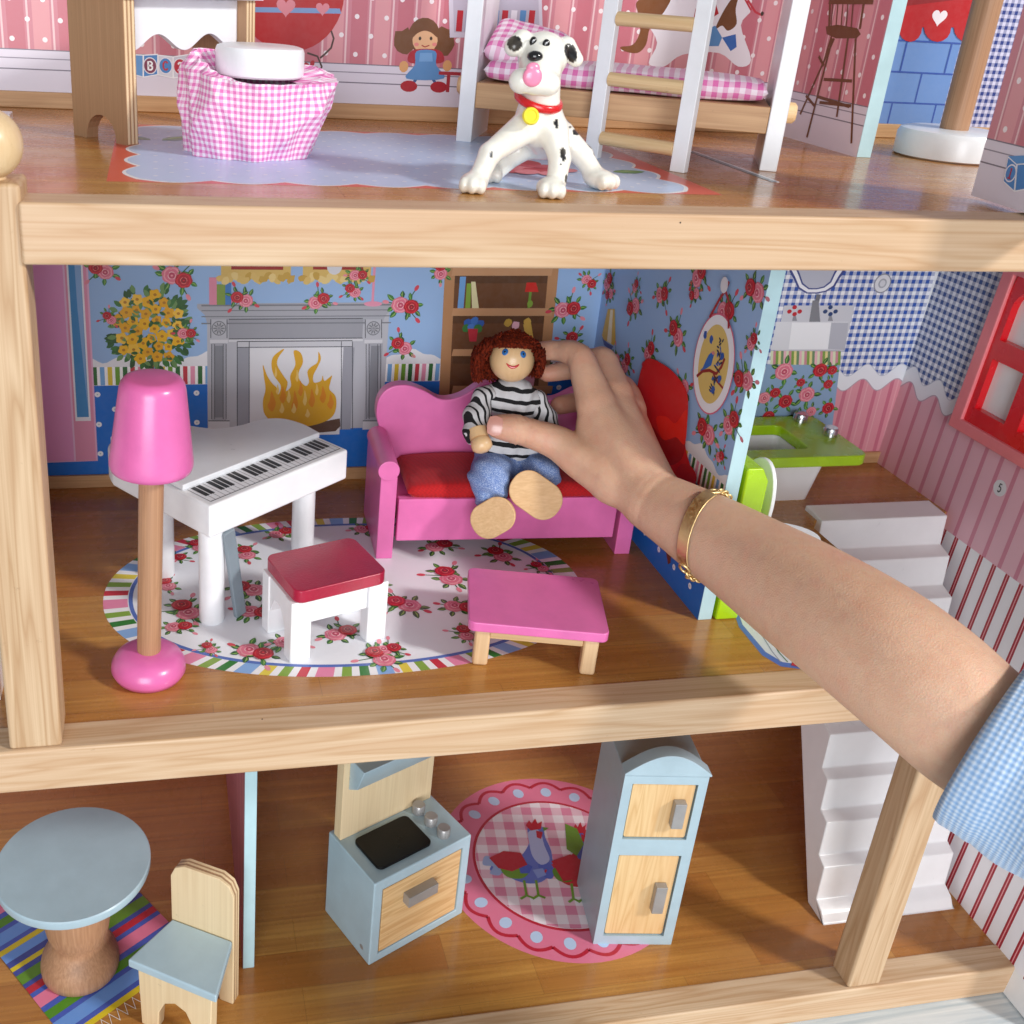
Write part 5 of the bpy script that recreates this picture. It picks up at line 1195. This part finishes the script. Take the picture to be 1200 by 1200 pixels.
s.cone(A(655, 158, 6.6), A(682, 182, 5.9), .62, .44, .3); s.cone(A(682, 182, 5.9), A(697, 205, 5.3), .42, .38, .12)
s.cone(A(622, 165, 7.0), A(588, 190, 6.8), .62, .45, .4); s.cone(A(588, 190, 6.8), A(575, 206, 6.6), .45, .42, .2)
for (x, y, Y), ax in (((555, 214, 3.95), -.35), ((645, 222, 3.3), -.2), ((703, 210, 5.0), .4), ((572, 207, 6.3), -.2)):
    c = A(x, y, Y); c[2] = max(c[2], FUP + .34); m = Matrix.Rotation(ax, 4, 'Z')
    s.ell(c, (.55, .78, .4), .15, m)
    for k in (-1, 0, 1):
        d = m @ Vector((.33 * k, -.55 + .08 * abs(k), -.04)); s.ell(c + np.array(d), (.2, .28, .3), .06, m)
V, Fc = s.mesh()
V[:, 2] = np.maximum(V[:, 2], FUP + .01)
cols = np.tile(np.array(lin('#eeece2')), (len(V), 1))
def pxof(Vv):
    d = Vv - CAM; z = d @ FWD; return np.stack([PCX + FOC * (d @ RGT) / z, PCY - FOC * (d @ UPV) / z], 1)
uvp = pxof(V)
def spot(x, y, rx, ry, Y0=None, Y1=None, rot=0.0, col='#141316'):
    dx, dy = uvp[:, 0] - x, uvp[:, 1] - y; c, n = math.cos(rot), math.sin(rot); a, b = dx * c + dy * n, -dx * n + dy * c
    m = (a / rx) ** 2 + (b / ry) ** 2 < 1
    if Y0 is not None: m &= (V[:, 1] > Y0) & (V[:, 1] < Y1)
    cols[m] = lin(col)
# coat markings, fixed to the surface
spot(603, 51, 9, 9, rot=.3); spot(669, 62, 7, 12, rot=-.35)
for x, y, rx, ry, r in ((583, 142, 4.5, 2.2, -.5), (652, 145, 2.6, 6, -.1), (660, 181, 3.4, 9, -.05), (657, 192, 1.8, 1.8, 0), (664, 210, 2.4, 5, 0), (542, 196, 2.6, 6, .5), (549, 185, 2, 3.2, .4), (576, 181, 1.8, 4, .3), (675, 155, 4.4, 3.6, .3), (668, 149, 1.6, 1.4, 0), (684, 159, 1.6, 4, -.7), (691, 170, 1.6, 5, -.6), (698, 180, 2.6, 3, -.6)): spot(x, y, rx, ry, rot=r)
# more spots on the flank and back that the front view hides
for cx_, cy_, cz_, r_ in ((22.6, 6.6, 24.3, .3), (21.3, 8.2, 24.2, .34), (20.6, 7.4, 24.6, .3), (22.2, 7.8, 23.7, .26), (19.6, 5.6, 24.0, .25), (21.2, 5.9, 27.2, .3)):
    cols[((V - np.array((cx_, cy_, cz_))) ** 2).sum(1) < r_ ** 2] = lin('#141316')
m, nt, bs = nodes('glossy_toy_plastic'); a = N(nt, 'ShaderNodeAttribute', attribute_name='Col'); dirt = noise(nt, coords(nt), 1.2, 5)
nt.links.new(mixc(nt, math_(nt, 'MULTIPLY', ramp(nt, dirt, [(.5, 0.0), (.8, 1.0)]), .25), a.outputs['Color'], lin('#b9a98a')), bs.inputs['Base Color'])
bs.inputs['Roughness'].default_value = .3; bs.inputs['Coat Weight'].default_value = .35; bs.inputs['Subsurface Weight'].default_value = .1; bs.inputs['Subsurface Radius'].default_value = (.002, .0018, .0014)
bump(nt, bs, noise(nt, coords(nt), 3, 3), .08, .0006)
add_np('body', V, Fc, m, dog, DW, cols)
def hit(x, y, c, r):
    """front point of a sphere under a photo point"""
    d = FWD + RGT * (x - PCX) / FOC - UPV * (y - PCY) / FOC; d = d / np.linalg.norm(d); oc = CAM - np.asarray(c); b = d @ oc
    q_ = b * b - (oc @ oc - r * r); t_ = -b - math.sqrt(max(q_, 0)); return CAM + d * t_
hc = A(636, 66, 5.0); BLK = paint('gloss_black', '#0c0b0d', .15, .6, .1, 0.0)
for x, y in ((625, 49), (640, 52)):
    p = hit(x, y, hc, .93); o = add('eye', MB().ball(p, (.15, .1, .19), 16), BLK, dog, world=DW); add('eye_glint', MB().ball(p + np.array((-.02, -.1, .06)), .035, 8), WHITE, o, world=DW)
add('nose', MB().ball(A(627, 66, 3.75), (.3, .25, .2), 20), BLK, dog, world=DW)
tg = A(624, 90, 3.05); add('tongue', MB().ball(tg, (.37, .16, .36), 24).ball(tg + np.array((0, .05, .3)), (.26, .16, .2), 20), paint('tongue_pink', '#f58fb2', .25, .4), dog, world=DW)
nk = A(631, 117, 5.0); mt = Matrix.Translation(nk) @ Matrix.Rotation(.28, 4, 'X') @ Matrix.Rotation(.12, 4, 'Y'); pth = [tuple(mt @ Vector((.86 * math.cos(a_), .9 * math.sin(a_), 0))) for a_ in [2 * math.pi * k / 40 for k in range(41)]]
add('collar', MB().tube(pth, .11, 10, 1.5), paint('red_enamel', '#cf1a20', .25, .4), dog, world=DW, smooth=60)
tgp = A(622, 136, 4.0); add('name_tag', MB().lathe([(0, -.1), (.3, -.1), (.34, 0), (.3, .1), (.22, .1), (.2, .07), (0, .07)], 28, Matrix.Translation(tgp) @ Matrix.Rotation(math.pi / 2 - .3, 4, 'X')), paint('yellow_enamel', '#e6d52a', .3, .4), dog, world=DW)

# ---------------------------------------------------------------- the doll on the sofa
DL = (24.7, 15.5, FM + 3.9)
doll = thing('doll', 'wooden doll with red yarn hair, striped shirt and blue trousers on the sofa', 'doll', DL)
PALE = wood('pale_doll_wood', '#e2bf90', '#cfa672', 'z', .5, .4, .35, .3, .3)
SOLE = wood('doll_foot_wood', '#dcb98a', '#c09663', 'x', .9, .55, .6, .9)
hc = A(600, 421, 14.6); HR = 1.18
hd = Vector(CAM - hc).normalized(); hx = Vector((1, 0, 0)) - hd * hd.x; hx = (hx + Vector((0, 0, -.05))).normalized(); hx = (hx - hd * hx.dot(hd)).normalized(); hz = (-hd).cross(hx) * -1   # the face looks up at the camera
HM = Matrix(((hx[0], -hd[0], hz[0], hc[0]), (hx[1], -hd[1], hz[1], hc[1]), (hx[2], -hd[2], hz[2], hc[2]), (0, 0, 0, 1)))
head = add('head', MB().ball(hc, (HR, HR, HR * 1.02), 40), PALE, doll, world=DL)
def onface(a, b, r=HR): return HM @ Vector((a, -math.sqrt(max(0, r * r - a * a - b * b)), b))
hfl = [(-.37, .36), (.56, .27)]
for a_, b_ in hfl:
    p = onface(a_, b_); d = (p - Vector(hc)).normalized(); mm = d.to_track_quat('Z', 'Y').to_matrix().to_4x4()
    add('eye', MB().ball(p, (.17, .19, .04), 20, mm), paint('eye_blue', '#1f6ab0', .3, .5), head, world=DL); add('pupil', MB().ball(p + d * .035, (.055, .065, .02), 12, mm), BLK, head, world=DL)
sm = [tuple(onface(a_, b_, HR + .012)) for a_, b_ in ((-.28, -.22), (-.16, -.34), (.0, -.42), (.16, -.4), (.3, -.32), (.38, -.25))]
add('mouth', MB().tube(sm, [.02, .06, .085, .075, .05, .02], 8), paint('lip_red', '#d01828', .3, .4), head, world=DL)
# yarn hair: short curly strands from the crown, grown in the head's own frame (face towards -y)
q = random.Random(11); mb = MB()
for k in range(1300):
    th = q.random() * 6.283; el = q.random() ** .8 * 1.45
    n_ = np.array((math.cos(th) * math.cos(1.57 - el), math.sin(th) * math.cos(1.57 - el), math.sin(1.57 - el)))
    base = n_ * (HR + .05 + .2 * q.random()); dn = np.array((n_[0], n_[1], 0)); ln_ = np.linalg.norm(dn); dn = dn / ln_ if ln_ > .05 else np.array((0, 1, 0))
    face = dn[1] < -.3 and abs(dn[0]) < .9
    endz = (.62 + .1 * q.random()) if face else -.3 - .5 * q.random() - (.35 if dn[0] < 0 else 0); lift = (.0 if face else .22 * q.random())
    puff = (.1 if face else (.72 if dn[0] < 0 else .3)) * (.5 + .5 * q.random())
    if face and base[2] < endz: continue
    pts = []; n = 14; ph = q.random() * 6.28; fr = 8 + 7 * q.random(); ca = (.06 if face else .13) + .14 * q.random() * (0.4 if face else 1)
    for i in range(n):
        s_ = i / (n - 1); z = base[2] + (endz - base[2]) * s_ + .1 * math.sin(math.pi * s_)
        zr = np.clip(z / (HR + .05), -.2, 1); rad = (HR + .06) * math.sqrt(max(0, 1 - zr ** 2)) + .05 + puff * math.sin(min(1, s_ * 1.15) * math.pi * .55) ** 1.2
        rad = max(rad, ln_ * (HR + .05)) + lift * math.sin(math.pi * s_); side = np.array((-dn[1], dn[0], 0)); w_ = ca * math.sin(fr * s_ * 2 + ph)
        pts.append(tuple(HM @ Vector((dn[0] * rad + side[0] * w_, dn[1] * rad + side[1] * w_, z + ca * math.cos(fr * s_ * 2 + ph)))))
    mb.tube(pts, [.05] * (n - 1) + [.035], 5)
mh, nt, bs = nodes('red_brown_yarn'); nn = noise(nt, coords(nt), 8, 4); nt.links.new(ramp(nt, nn, [(.3, lin('#340b04')), (.55, lin('#6c2009')), (.75, lin('#8f3312'))]), bs.inputs['Base Color']); bs.inputs['Roughness'].default_value = .85; bs.inputs['Specular IOR Level'].default_value = .2
add('hair_cap', MB().ball(HM @ Vector((0, .2, .12)), (HR, HR, HR), 32), mh, head, world=DL)
hr = add('hair', mb, mh, head, world=DL, smooth=80)
# shirt, sleeves
sh = A(600, 462, 15.2); hp = A(598, 532, 15.4)
s = SDF((20, 11, 2), (30, 19, 12), .1)
s.cone(A(578, 466, 15.1), A(622, 470, 15.2), .72, .72, .2); s.cone(sh, hp, 1.0, 1.12, .4, flat=((1, 0, 0), 1.2)); s.cone(A(580, 520, 15.0), A(618, 524, 15.1), .9, .9, .3)
s.bump(lambda p: .05 * np.sin(p[:, 0] * 5 + p[:, 2] * 2) * np.sin(p[:, 2] * 3.1 + 1) + .03 * np.sin(p[:, 0] * 9 - p[:, 2] * 4))
V, Fc = s.mesh()
def stripe_mat(name, vec_fn, per):
    m, nt, bs = nodes(name); sx = N(nt, 'ShaderNodeSeparateXYZ'); nt.links.new(coords(nt), sx.inputs[0]); w = vec_fn(nt, sx)
    wob = math_(nt, 'MULTIPLY', math_(nt, 'SUBTRACT', noise(nt, coords(nt), .9, 2), .5), .28); f = math_(nt, 'FRACT', math_(nt, 'DIVIDE', math_(nt, 'ADD', w, wob), per))
    k = math_(nt, 'LESS_THAN', f, .36); th = noise(nt, coords(nt), 26, 2); base = mixc(nt, math_(nt, 'MULTIPLY', th, .35), lin('#d6d6d8'), lin('#9c9ca4'))
    nt.links.new(mixc(nt, k, base, lin('#121216')), bs.inputs['Base Color']); bs.inputs['Roughness'].default_value = .9; bump(nt, bs, th, .5, .0004); return m
SH = stripe_mat('striped_jersey', lambda nt, sx: math_(nt, 'ADD', sx.outputs[2], math_(nt, 'MULTIPLY', sx.outputs[0], .12)), .62)
SL = stripe_mat('striped_jersey_sleeve', lambda nt, sx: math_(nt, 'ADD', sx.outputs[0], math_(nt, 'MULTIPLY', sx.outputs[1], .6)), .40)
add_np('shirt', V, Fc, SH, doll, DL)
def sleeve(pts, r):
    s = SDF(np.min(pts, 0) - 1.6, np.max(pts, 0) + 1.6, .09)
    for a, b, ra, rb in zip(pts, pts[1:], r, r[1:]): s.cone(a, b, ra, rb, .2)
    s.bump(lambda p: .05 * np.sin(p[:, 0] * 7 + p[:, 2] * 3) + .04 * np.sin(p[:, 2] * 6 + p[:, 1] * 3)); V, Fc = s.mesh(); add_np('sleeve', V, Fc, SL, doll, DL)
sleeve([A(568, 464, 15.0), A(557, 490, 14.4), A(558, 508, 13.7)], [.62, .68, .66])
sleeve([A(628, 470, 15.1), A(640, 492, 15.0), A(646, 515, 14.7)], [.6, .66, .6])
def limb(name, pts, r, mat, n=24): return add(name, MB().tube([tuple(p) for p in pts], r, n), mat, doll, world=DL, smooth=60)
limb('forearm', [A(559, 503, 13.6), A(562, 514, 13.2)], [.5, .5], PALE)
h1, h2 = A(562, 514, 13.2), A(567, 529, 12.75); dd = (h2 - h1) / np.linalg.norm(h2 - h1)
limb('hand', [h1 - dd * .1, h1, h1 + (h2 - h1) * .4, h1 + (h2 - h1) * .75, h2 - dd * .04, h2 + dd * .06], [.36, .5, .56, .54, .4, .2], PALE)
h1, h2 = A(648, 522, 14.6), A(652, 544, 14.0); dd = (h2 - h1) / np.linalg.norm(h2 - h1); limb('hand', [h1, h1 + dd * .4, h2 - dd * .2, h2, h2 + dd * .12], [.45, .5, .5, .38, .15], PALE)
# trousers
s = SDF((20, 9.5, .5), (31, 19, 8), .1)
s.cone(A(580, 540, 15.3), A(622, 542, 15.4), 1.15, 1.15, .4)
k1, k2 = A(573, 560, 13.4), A(634, 556, 13.6); f1, f2 = A(575, 580, 13.0), A(624, 578, 12.6)
s.cone(A(580, 545, 15.0), k1, 1.15, 1.05, .35); s.cone(k1, f1, 1.0, .88, .3); s.cone(A(622, 545, 15.1), k2, 1.1, 1.0, .35); s.cone(k2, A(628, 568, 13.0), .98, .85, .3)
s.bump(lambda p: .07 * np.sin(p[:, 0] * 4 + p[:, 2] * 5 + p[:, 1]) * np.sin(p[:, 1] * 2.2) + .04 * np.sin(p[:, 2] * 9 + p[:, 0] * 3))
V, Fc = s.mesh(); mdn, nt, bs = nodes('blue_flecked_denim'); n1 = noise(nt, coords(nt, (1, 1, 1.6), (0, .8, 0)), 17, 2, .5); n2 = noise(nt, coords(nt), 1.1, 3)
c = mixc(nt, ramp(nt, n1, [(.46, 0.0), (.62, 1.0)]), lin('#6480b8'), lin('#aebfdc')); nt.links.new(mixc(nt, math_(nt, 'MULTIPLY', n2, .35), c, lin('#5c78b0')), bs.inputs['Base Color']); bs.inputs['Roughness'].default_value = .95; bump(nt, bs, n1, .5, .0005)
add_np('trousers', V, Fc, mdn, doll, DL)
def foot(x, y, Y, w, h, ang, tilt):
    c = A(x, y, Y); d = Vector(CAM - c).normalized(); z = d; xax = Vector(RGT); xax = (xax - z * xax.dot(z)).normalized(); yax = z.cross(xax)
    m = Matrix(((xax[0], yax[0], z[0], c[0]), (xax[1], yax[1], z[1], c[1]), (xax[2], yax[2], z[2], c[2]), (0, 0, 0, 1))) @ Matrix.Rotation(tilt[0], 4, 'X') @ Matrix.Rotation(tilt[1], 4, 'Y') @ Matrix.Rotation(ang, 4, 'Z')
    o = rrect(w, h, min(w, h) * .46, 10); mb = MB(); mb.prism(o, -.75, 0, lambda a, b, cc: tuple(m @ Vector((a * (1 if cc > -.1 else .88), b * (1 if cc > -.1 else .88), cc))))
    add('foot', mb, SOLE, doll, .08, world=DL, segs=3)
foot(577, 607, 11.5, 2.5, 1.95, .55, (.15, -.25)); foot(628, 580, 11.7, 2.95, 2.1, -.62, (-.05, .12))

# ---------------------------------------------------------------- the child's arm and hand holding the doll
SAX = RGT * .86 - UPV * .5 - FWD * .7; SAX = SAX / np.linalg.norm(SAX); SC0 = at(1152, 870, Y=-8.3)      # sleeve axis and cuff centre
W_ = [(770, 590, 8.0, 1.52), (822, 621, 5.4, 1.85), (880, 658, 2.6, 2.14), (947, 702, -.6, 2.42), (1020, 752, -3.8, 2.58), (1084, 802, -6.2, 2.58)]
AP = [A(x, y, Y) for x, y, Y, r in W_]; AR = [r for *_, r in W_]
AP += [at(1149, 858, Y=-8.1) + SAX * d for d in (0, 2.5, 5, 7.5, 10)]; AR += [2.5, 2.35, 2.3, 2.3, 2.3]
PL = tuple(AP[5])
person = thing('person', 'bare forearm and hand of a child in a blue sleeve gripping the doll', 'person', PL)
lo = np.min(AP, 0) - 4; hi = np.max(AP, 0) + 4; lo = np.minimum(lo, (21, -21, -6)); hi = np.maximum(hi, (50, 20, 15))
s = SDF(lo, hi, .125)
s.path(AP, AR, .3, 6)
def chain(P_, k=.22):
    s.path([A(x, y, Y) for x, y, Y, r in P_], [r * .95 for *_, r in P_], k, 4)
wr = A(765, 586, 8.2)
TH = [(720, 566, 9.9, 1.15), (682, 540, 11.6, 1.06), (655, 520, 12.7, .95), (622, 508, 13.15, .80), (600, 502, 13.25, .76), (584, 500, 13.35, .66)]
IX = [(698, 472, 13.2, 1.05), (687, 440, 14.3, .86), (677, 417, 15.3, .76), (655, 411, 16.4, .60), (634, 411, 17.1, .53)]
MD = [(720, 462, 14.2, 1.0), (712, 438, 15.6, .85), (703, 421, 16.8, .76), (672, 432, 17.9, .6), (641, 438, 18.2, .5)]
RG = [(737, 480, 14.4, .95), (733, 462, 15.8, .8), (722, 452, 17.0, .7), (690, 467, 17.7, .62), (656, 475, 17.6, .56)]
PK = [(746, 510, 13.6, .85), (742, 500, 15.0, .66), (732, 498, 16.0, .58), (708, 508, 16.4, .52), (690, 512, 16.3, .46)]
for f in (IX, MD, RG, PK): chain(f)
s.cone(wr, A(700, 478, 13.0), 1.35, 1.0, .35); s.cone(wr, A(720, 468, 14.0), 1.35, .97, .35); s.cone(wr, A(736, 486, 14.0), 1.35, .92, .35); s.cone(wr, A(745, 514, 13.2), 1.35, .86, .35)
s.cone(wr, A(718, 566, 10.0), 1.25, 1.08, .4); s.cone(A(712, 545, 10.8), A(692, 500, 12.8), 1.05, .78, .4); s.cone(A(735, 545, 10.5), A(715, 500, 12.8), 1.25, 1.05, .4)
chain(TH, .3)
# knuckle creases on the thumb, tendon relief on the back of the hand
cr = A(607, 503, 13.2); ax = (A(622, 508, 13.15) - A(600, 502, 13.25)); ax /= np.linalg.norm(ax)
def crease(p):
    t_ = (p - cr) @ ax; d_ = np.linalg.norm((p - cr) - t_[:, None] * ax, axis=1); w = np.exp(-((d_ - .8) / .45) ** 2)
    e = sum(np.exp(-((t_ - o_) / .055) ** 2) for o_ in (-.28, -.02, .2, .42)); return .085 * e * w * (np.abs(t_) < .8) - .06 * np.exp(-(t_ / .5) ** 2) * w
s.bump(crease)
def crease2(P0, P1, at_, amp):
    a_ = A(*P0[:3]); b_ = A(*P1[:3]); d0 = (b_ - a_) / np.linalg.norm(b_ - a_); c_ = a_ + (b_ - a_) * at_
    def f(p):
        t_ = (p - c_) @ d0; dd_ = np.linalg.norm((p - c_) - t_[:, None] * d0, axis=1); return amp * sum(np.exp(-((t_ - o_) / .06) ** 2) for o_ in (-.16, .06, .24)) * (dd_ < 1.3)
    s.bump(f)
crease2(IX[2], IX[3], .0, .055); crease2(MD[2], MD[3], .0, .055); crease2(IX[3], IX[4], .0, .04)
wa = (AP[1] - AP[0]) / np.linalg.norm(AP[1] - AP[0])
s.bump(lambda p: .02 * sum(np.exp(-((((p - AP[0]) @ wa) - o_) / .07) ** 2) for o_ in (-.2, .25)))
armsdf = s; V, Fc = s.mesh()
m, nt, bs = nodes('skin'); v = coords(nt); n1 = noise(nt, v, .35, 4, .6); n2 = noise(nt, v, 2.2, 4, .6); n3 = noise(nt, v, 14, 4, .6)
c = ramp(nt, n1, [(.3, lin('#d5a88c')), (.5, lin('#deb699')), (.72, lin('#e0ae95'))]); c = mixc(nt, math_(nt, 'MULTIPLY', ramp(nt, n2, [(.45, 0.0), (.75, 1.0)]), .28), c, lin('#d48f78')); c = mixc(nt, math_(nt, 'MULTIPLY', n3, .14), c, lin('#b98668'))
vn = noise(nt, coords(nt, (1, 1, .5)), .45, 3, .5, 1.2); c = mixc(nt, math_(nt, 'MULTIPLY', ramp(nt, math_(nt, 'ABSOLUTE', math_(nt, 'SUBTRACT', vn, .5)), [(.0, 1.0), (.06, 0.0)]), .06), c, lin('#8f8f92')); fa = N(nt, 'ShaderNodeAttribute', attribute_name='Col'); c = mixc(nt, math_(nt, 'MULTIPLY', fa.outputs['Fac'], .6), c, lin('#c9755f')); nt.links.new(c, bs.inputs['Base Color']); bs.inputs['Roughness'].default_value = .48; bs.inputs['Specular IOR Level'].default_value = .35
bs.inputs['Subsurface Weight'].default_value = .22; bs.inputs['Subsurface Radius'].default_value = (.006, .0022, .0012); bs.inputs['Subsurface Scale'].default_value = .6
vor = N(nt, 'ShaderNodeTexVoronoi', ins={'Scale': 13.0}); nt.links.new(v, vor.inputs['Vector'])
bump(nt, bs, math_(nt, 'ADD', math_(nt, 'MULTIPLY', n3, .8), math_(nt, 'MULTIPLY', vor.outputs[0], .8)), .28, .0005)
fl = np.zeros(len(V))
for (x, y, Y), r_, w in [((p[0], p[1], p[2]), .95, .8) for p in (TH[5], IX[4], MD[4], RG[4], PK[4])] + [((p[0], p[1], p[2]), 1.0, .45) for p in (IX[2], MD[2], RG[2], IX[0], MD[0], TH[3])]:
    fl = np.maximum(fl, w * np.exp(-((V - A(x, y, Y)) ** 2).sum(1) / r_ ** 2))
add_np('arm_and_hand', V, Fc, m, person, PL, np.stack([fl] * 3, 1))
# thumb nail
nl = A(580, 499, 12.83); d = Vector(CAM - nl).normalized(); xa = Vector(A(600, 502, 13.25) - A(580, 499, 13.3)).normalized(); d = (d - xa * d.dot(xa)).normalized(); d = (d - xa * .35).normalized(); xa = (xa - d * xa.dot(d)).normalized(); ya = d.cross(xa)
mm = Matrix(((xa[0], ya[0], d[0], nl[0]), (xa[1], ya[1], d[1], nl[1]), (xa[2], ya[2], d[2], nl[2]), (0, 0, 0, 1)))
V = []; Fc = []; nx, ny = 12, 12
for j in range(ny + 1):
    for i in range(nx + 1):
        a_, b_ = 2 * i / nx - 1, 2 * j / ny - 1; rr = max(abs(a_), abs(b_)); l_ = math.hypot(a_, b_); k = (rr / l_) ** .55 if l_ > 0 else 1
        x, y = a_ * k * .40, b_ * k * .52; V.append(tuple(mm @ Vector((x, y, .02 - .38 * y * y - .25 * x * x))))
for j in range(ny):
    for i in range(nx): k = j * (nx + 1) + i; Fc.append((k, k + 1, k + nx + 2, k + nx + 1))
nm = paint('finger_nail', '#cf9688', .25, .4, .06, .03); mb = MB(); mb.raw(V, Fc); add('thumb_nail', mb, nm, person, world=PL, smooth=80)
# sleeve
slv = []; SN = 64; q = random.Random(4); ph = [q.random() * 6.28 for _ in range(8)]; c0 = SC0; c1 = SC0 + SAX; axs = Vector(c1 - c0).normalized(); upx = Vector((0, 0, 1)); sa = axs.cross(upx).normalized(); sb = axs.cross(sa).normalized()
V = []; Fc = []; ns = 60; Ls = 14.0
for i in range(ns + 1):
    s_ = i / ns; ctr = Vector(c0) + axs * (Ls * s_)
    for k in range(SN):
        a_ = 2 * math.pi * k / SN; r = 3.45 + .6 * s_ + (.07 if s_ < .09 else 0) + .10 * math.sin(3 * a_ + ph[0] + 3 * s_) + .12 * s_ * math.sin(5 * a_ + ph[1] + 5 * s_) + .2 * math.sin(19 * s_ + 2 * a_ + ph[2]) * min(1, 3 * s_) + .09 * math.sin(31 * s_ - 3 * a_ + ph[4]) * min(1, 4 * s_)
        if i == 0: r -= .1
        ct = ctr - axs * (.12 * math.sin(a_ + ph[3]) * (1 - s_)); V.append(tuple(ct + sa * math.cos(a_) * r + sb * math.sin(a_) * r))
for i in range(ns):
    for k in range(SN): Fc.append((i * SN + k, i * SN + (k + 1) % SN, (i + 1) * SN + (k + 1) % SN, (i + 1) * SN + k))
m, nt, bs = nodes('blue_shirt_cloth'); un = N(nt, 'ShaderNodeAttribute', attribute_name='clothuv'); sx = N(nt, 'ShaderNodeSeparateXYZ'); nt.links.new(un.outputs['Vector'], sx.inputs[0])
w = [math_(nt, 'MULTIPLY', math_(nt, 'ADD', math_(nt, 'SINE', math_(nt, 'MULTIPLY', sx.outputs[i], 6.283)), 1.0), .5) for i in (0, 1)]
f = math_(nt, 'MULTIPLY', math_(nt, 'ADD', w[0], w[1]), .5); nt.links.new(ramp(nt, f, [(.1, lin('#86abd8')), (.5, lin('#a6c2e2')), (.95, lin('#d2e0f1'))]), bs.inputs['Base Color']); bs.inputs['Roughness'].default_value = .9; bs.inputs['Sheen Weight'].default_value = .2
bump(nt, bs, math_(nt, 'ADD', f, math_(nt, 'MULTIPLY', noise(nt, coords(nt), 12, 3), .5)), .5, .0005)
mb = MB(); mb.raw(V, Fc); o = add('shirt_sleeve', mb, m, person, world=PL, smooth=80)
c0l = Vector(c0) - Vector(PL)
cloth_uv(o, 1, 1, lambda c: (math.atan2((c - c0l).dot(sb), (c - c0l).dot(sa)) * 3.4 / .21, (c - c0l).dot(axs) / .21))
sd = o.modifiers.new('thickness', 'SOLIDIFY'); sd.thickness = .14; sd.offset = -1
# bracelet
bc = A(831, 624, 5.0); ba_ = Vector(AP[2] - AP[0]).normalized(); vd = Vector(CAM - bc); vd = (vd - ba_ * vd.dot(ba_)).normalized(); sd_ = ba_.cross(vd)
BRL = tuple(bc); br = thing('gold_bracelet', 'gold identity bracelet with plain plate and chain round the wrist', 'bracelet', BRL)
RB_ = 2.08
def arm_r(a_):
    """distance from the bracelet's middle to the skin in one direction"""
    d_ = np.array(vd * math.cos(a_) + sd_ * math.sin(a_)); c_ = bc + np.array(ba_) * (.5 * math.sin(a_)); r_ = 1.0
    while r_ < 3.2 and armsdf.vol[tuple(np.round((c_ + d_ * r_ - armsdf.lo) / armsdf.h).astype(int))] < 0: r_ += .02
    return r_
ARL = [arm_r(2 * math.pi * k / 72 - math.pi) for k in range(73)]; ARL = [max(np.mean([ARL[(k + j) % 72] for j in range(-4, 5)]), ARL[k] - .03) for k in range(73)]
def bp(a_, r=RB_, o_=0.0):
    w_ = ((a_ + math.pi) % (2 * math.pi)) / (2 * math.pi) * 72; k_ = int(w_); r0 = ARL[k_] * (1 - w_ + k_) + ARL[k_ + 1] * (w_ - k_)
    return tuple(Vector(bc) + (vd * math.cos(a_) + sd_ * math.sin(a_)) * (r0 + .05 + r - RB_) + ba_ * (o_ + .5 * math.sin(a_)))
pl = []; n = 18; V = []; Fc = []
for i in range(n + 1):
    a_ = -1.02 + 2.04 * i / n
    for o_, r in ((-.32, .0), (.32, .0), (.32, .08), (-.32, .08)): V.append(bp(a_, RB_ + .03 + r, o_))
for i in range(n):
    for k in range(4): Fc.append((i * 4 + k, i * 4 + (k + 1) % 4, i * 4 + 4 + (k + 1) % 4, i * 4 + 4 + k))
Fc += [(3, 2, 1, 0), tuple(n * 4 + k for k in range(4))]
mb = MB(); mb.raw(V, Fc); add('plate', mb, GOLD, br, .03, world=BRL)
def link(a_, w, l, tw, rad=.055, parent=None, name='link'):
    c_ = Vector(bp(a_, RB_ + .08)); tg = Vector(bp(a_ + .02, RB_ + .08)) - c_; tg.normalize(); nn_ = (c_ - Vector(bc)).normalized(); bi = tg.cross(nn_); bi = bi * math.cos(tw) + nn_ * math.sin(tw)
    pth = [tuple(c_ + tg * l * math.cos(t_) + bi * w * math.sin(t_)) for t_ in [2 * math.pi * k / 16 for k in range(17)]]
    add(name, MB().tube(pth, rad, 7), GOLD, br, world=BRL, smooth=80)
for sg in (-1, 1):
    link(sg * 1.17, .24, .34, 0, .07)
    a_ = 1.17 + .19
    k = 0
    while a_ < 3.2: link(sg * a_, .15, .2, .75 if k % 2 else -.75); a_ += .125; k += 1

# ---------------------------------------------------------------- bring centimetres to metres
for me in bpy.data.meshes: me.transform(Matrix.Scale(CM, 4)); me.update()
for ob in sc.objects:
    if ob.type in ('MESH', 'EMPTY'):
        ob.location = ob.location * CM
        for md in ob.modifiers:
            if md.type == 'BEVEL': md.width *= CM
            if md.type == 'SOLIDIFY': md.thickness *= CM
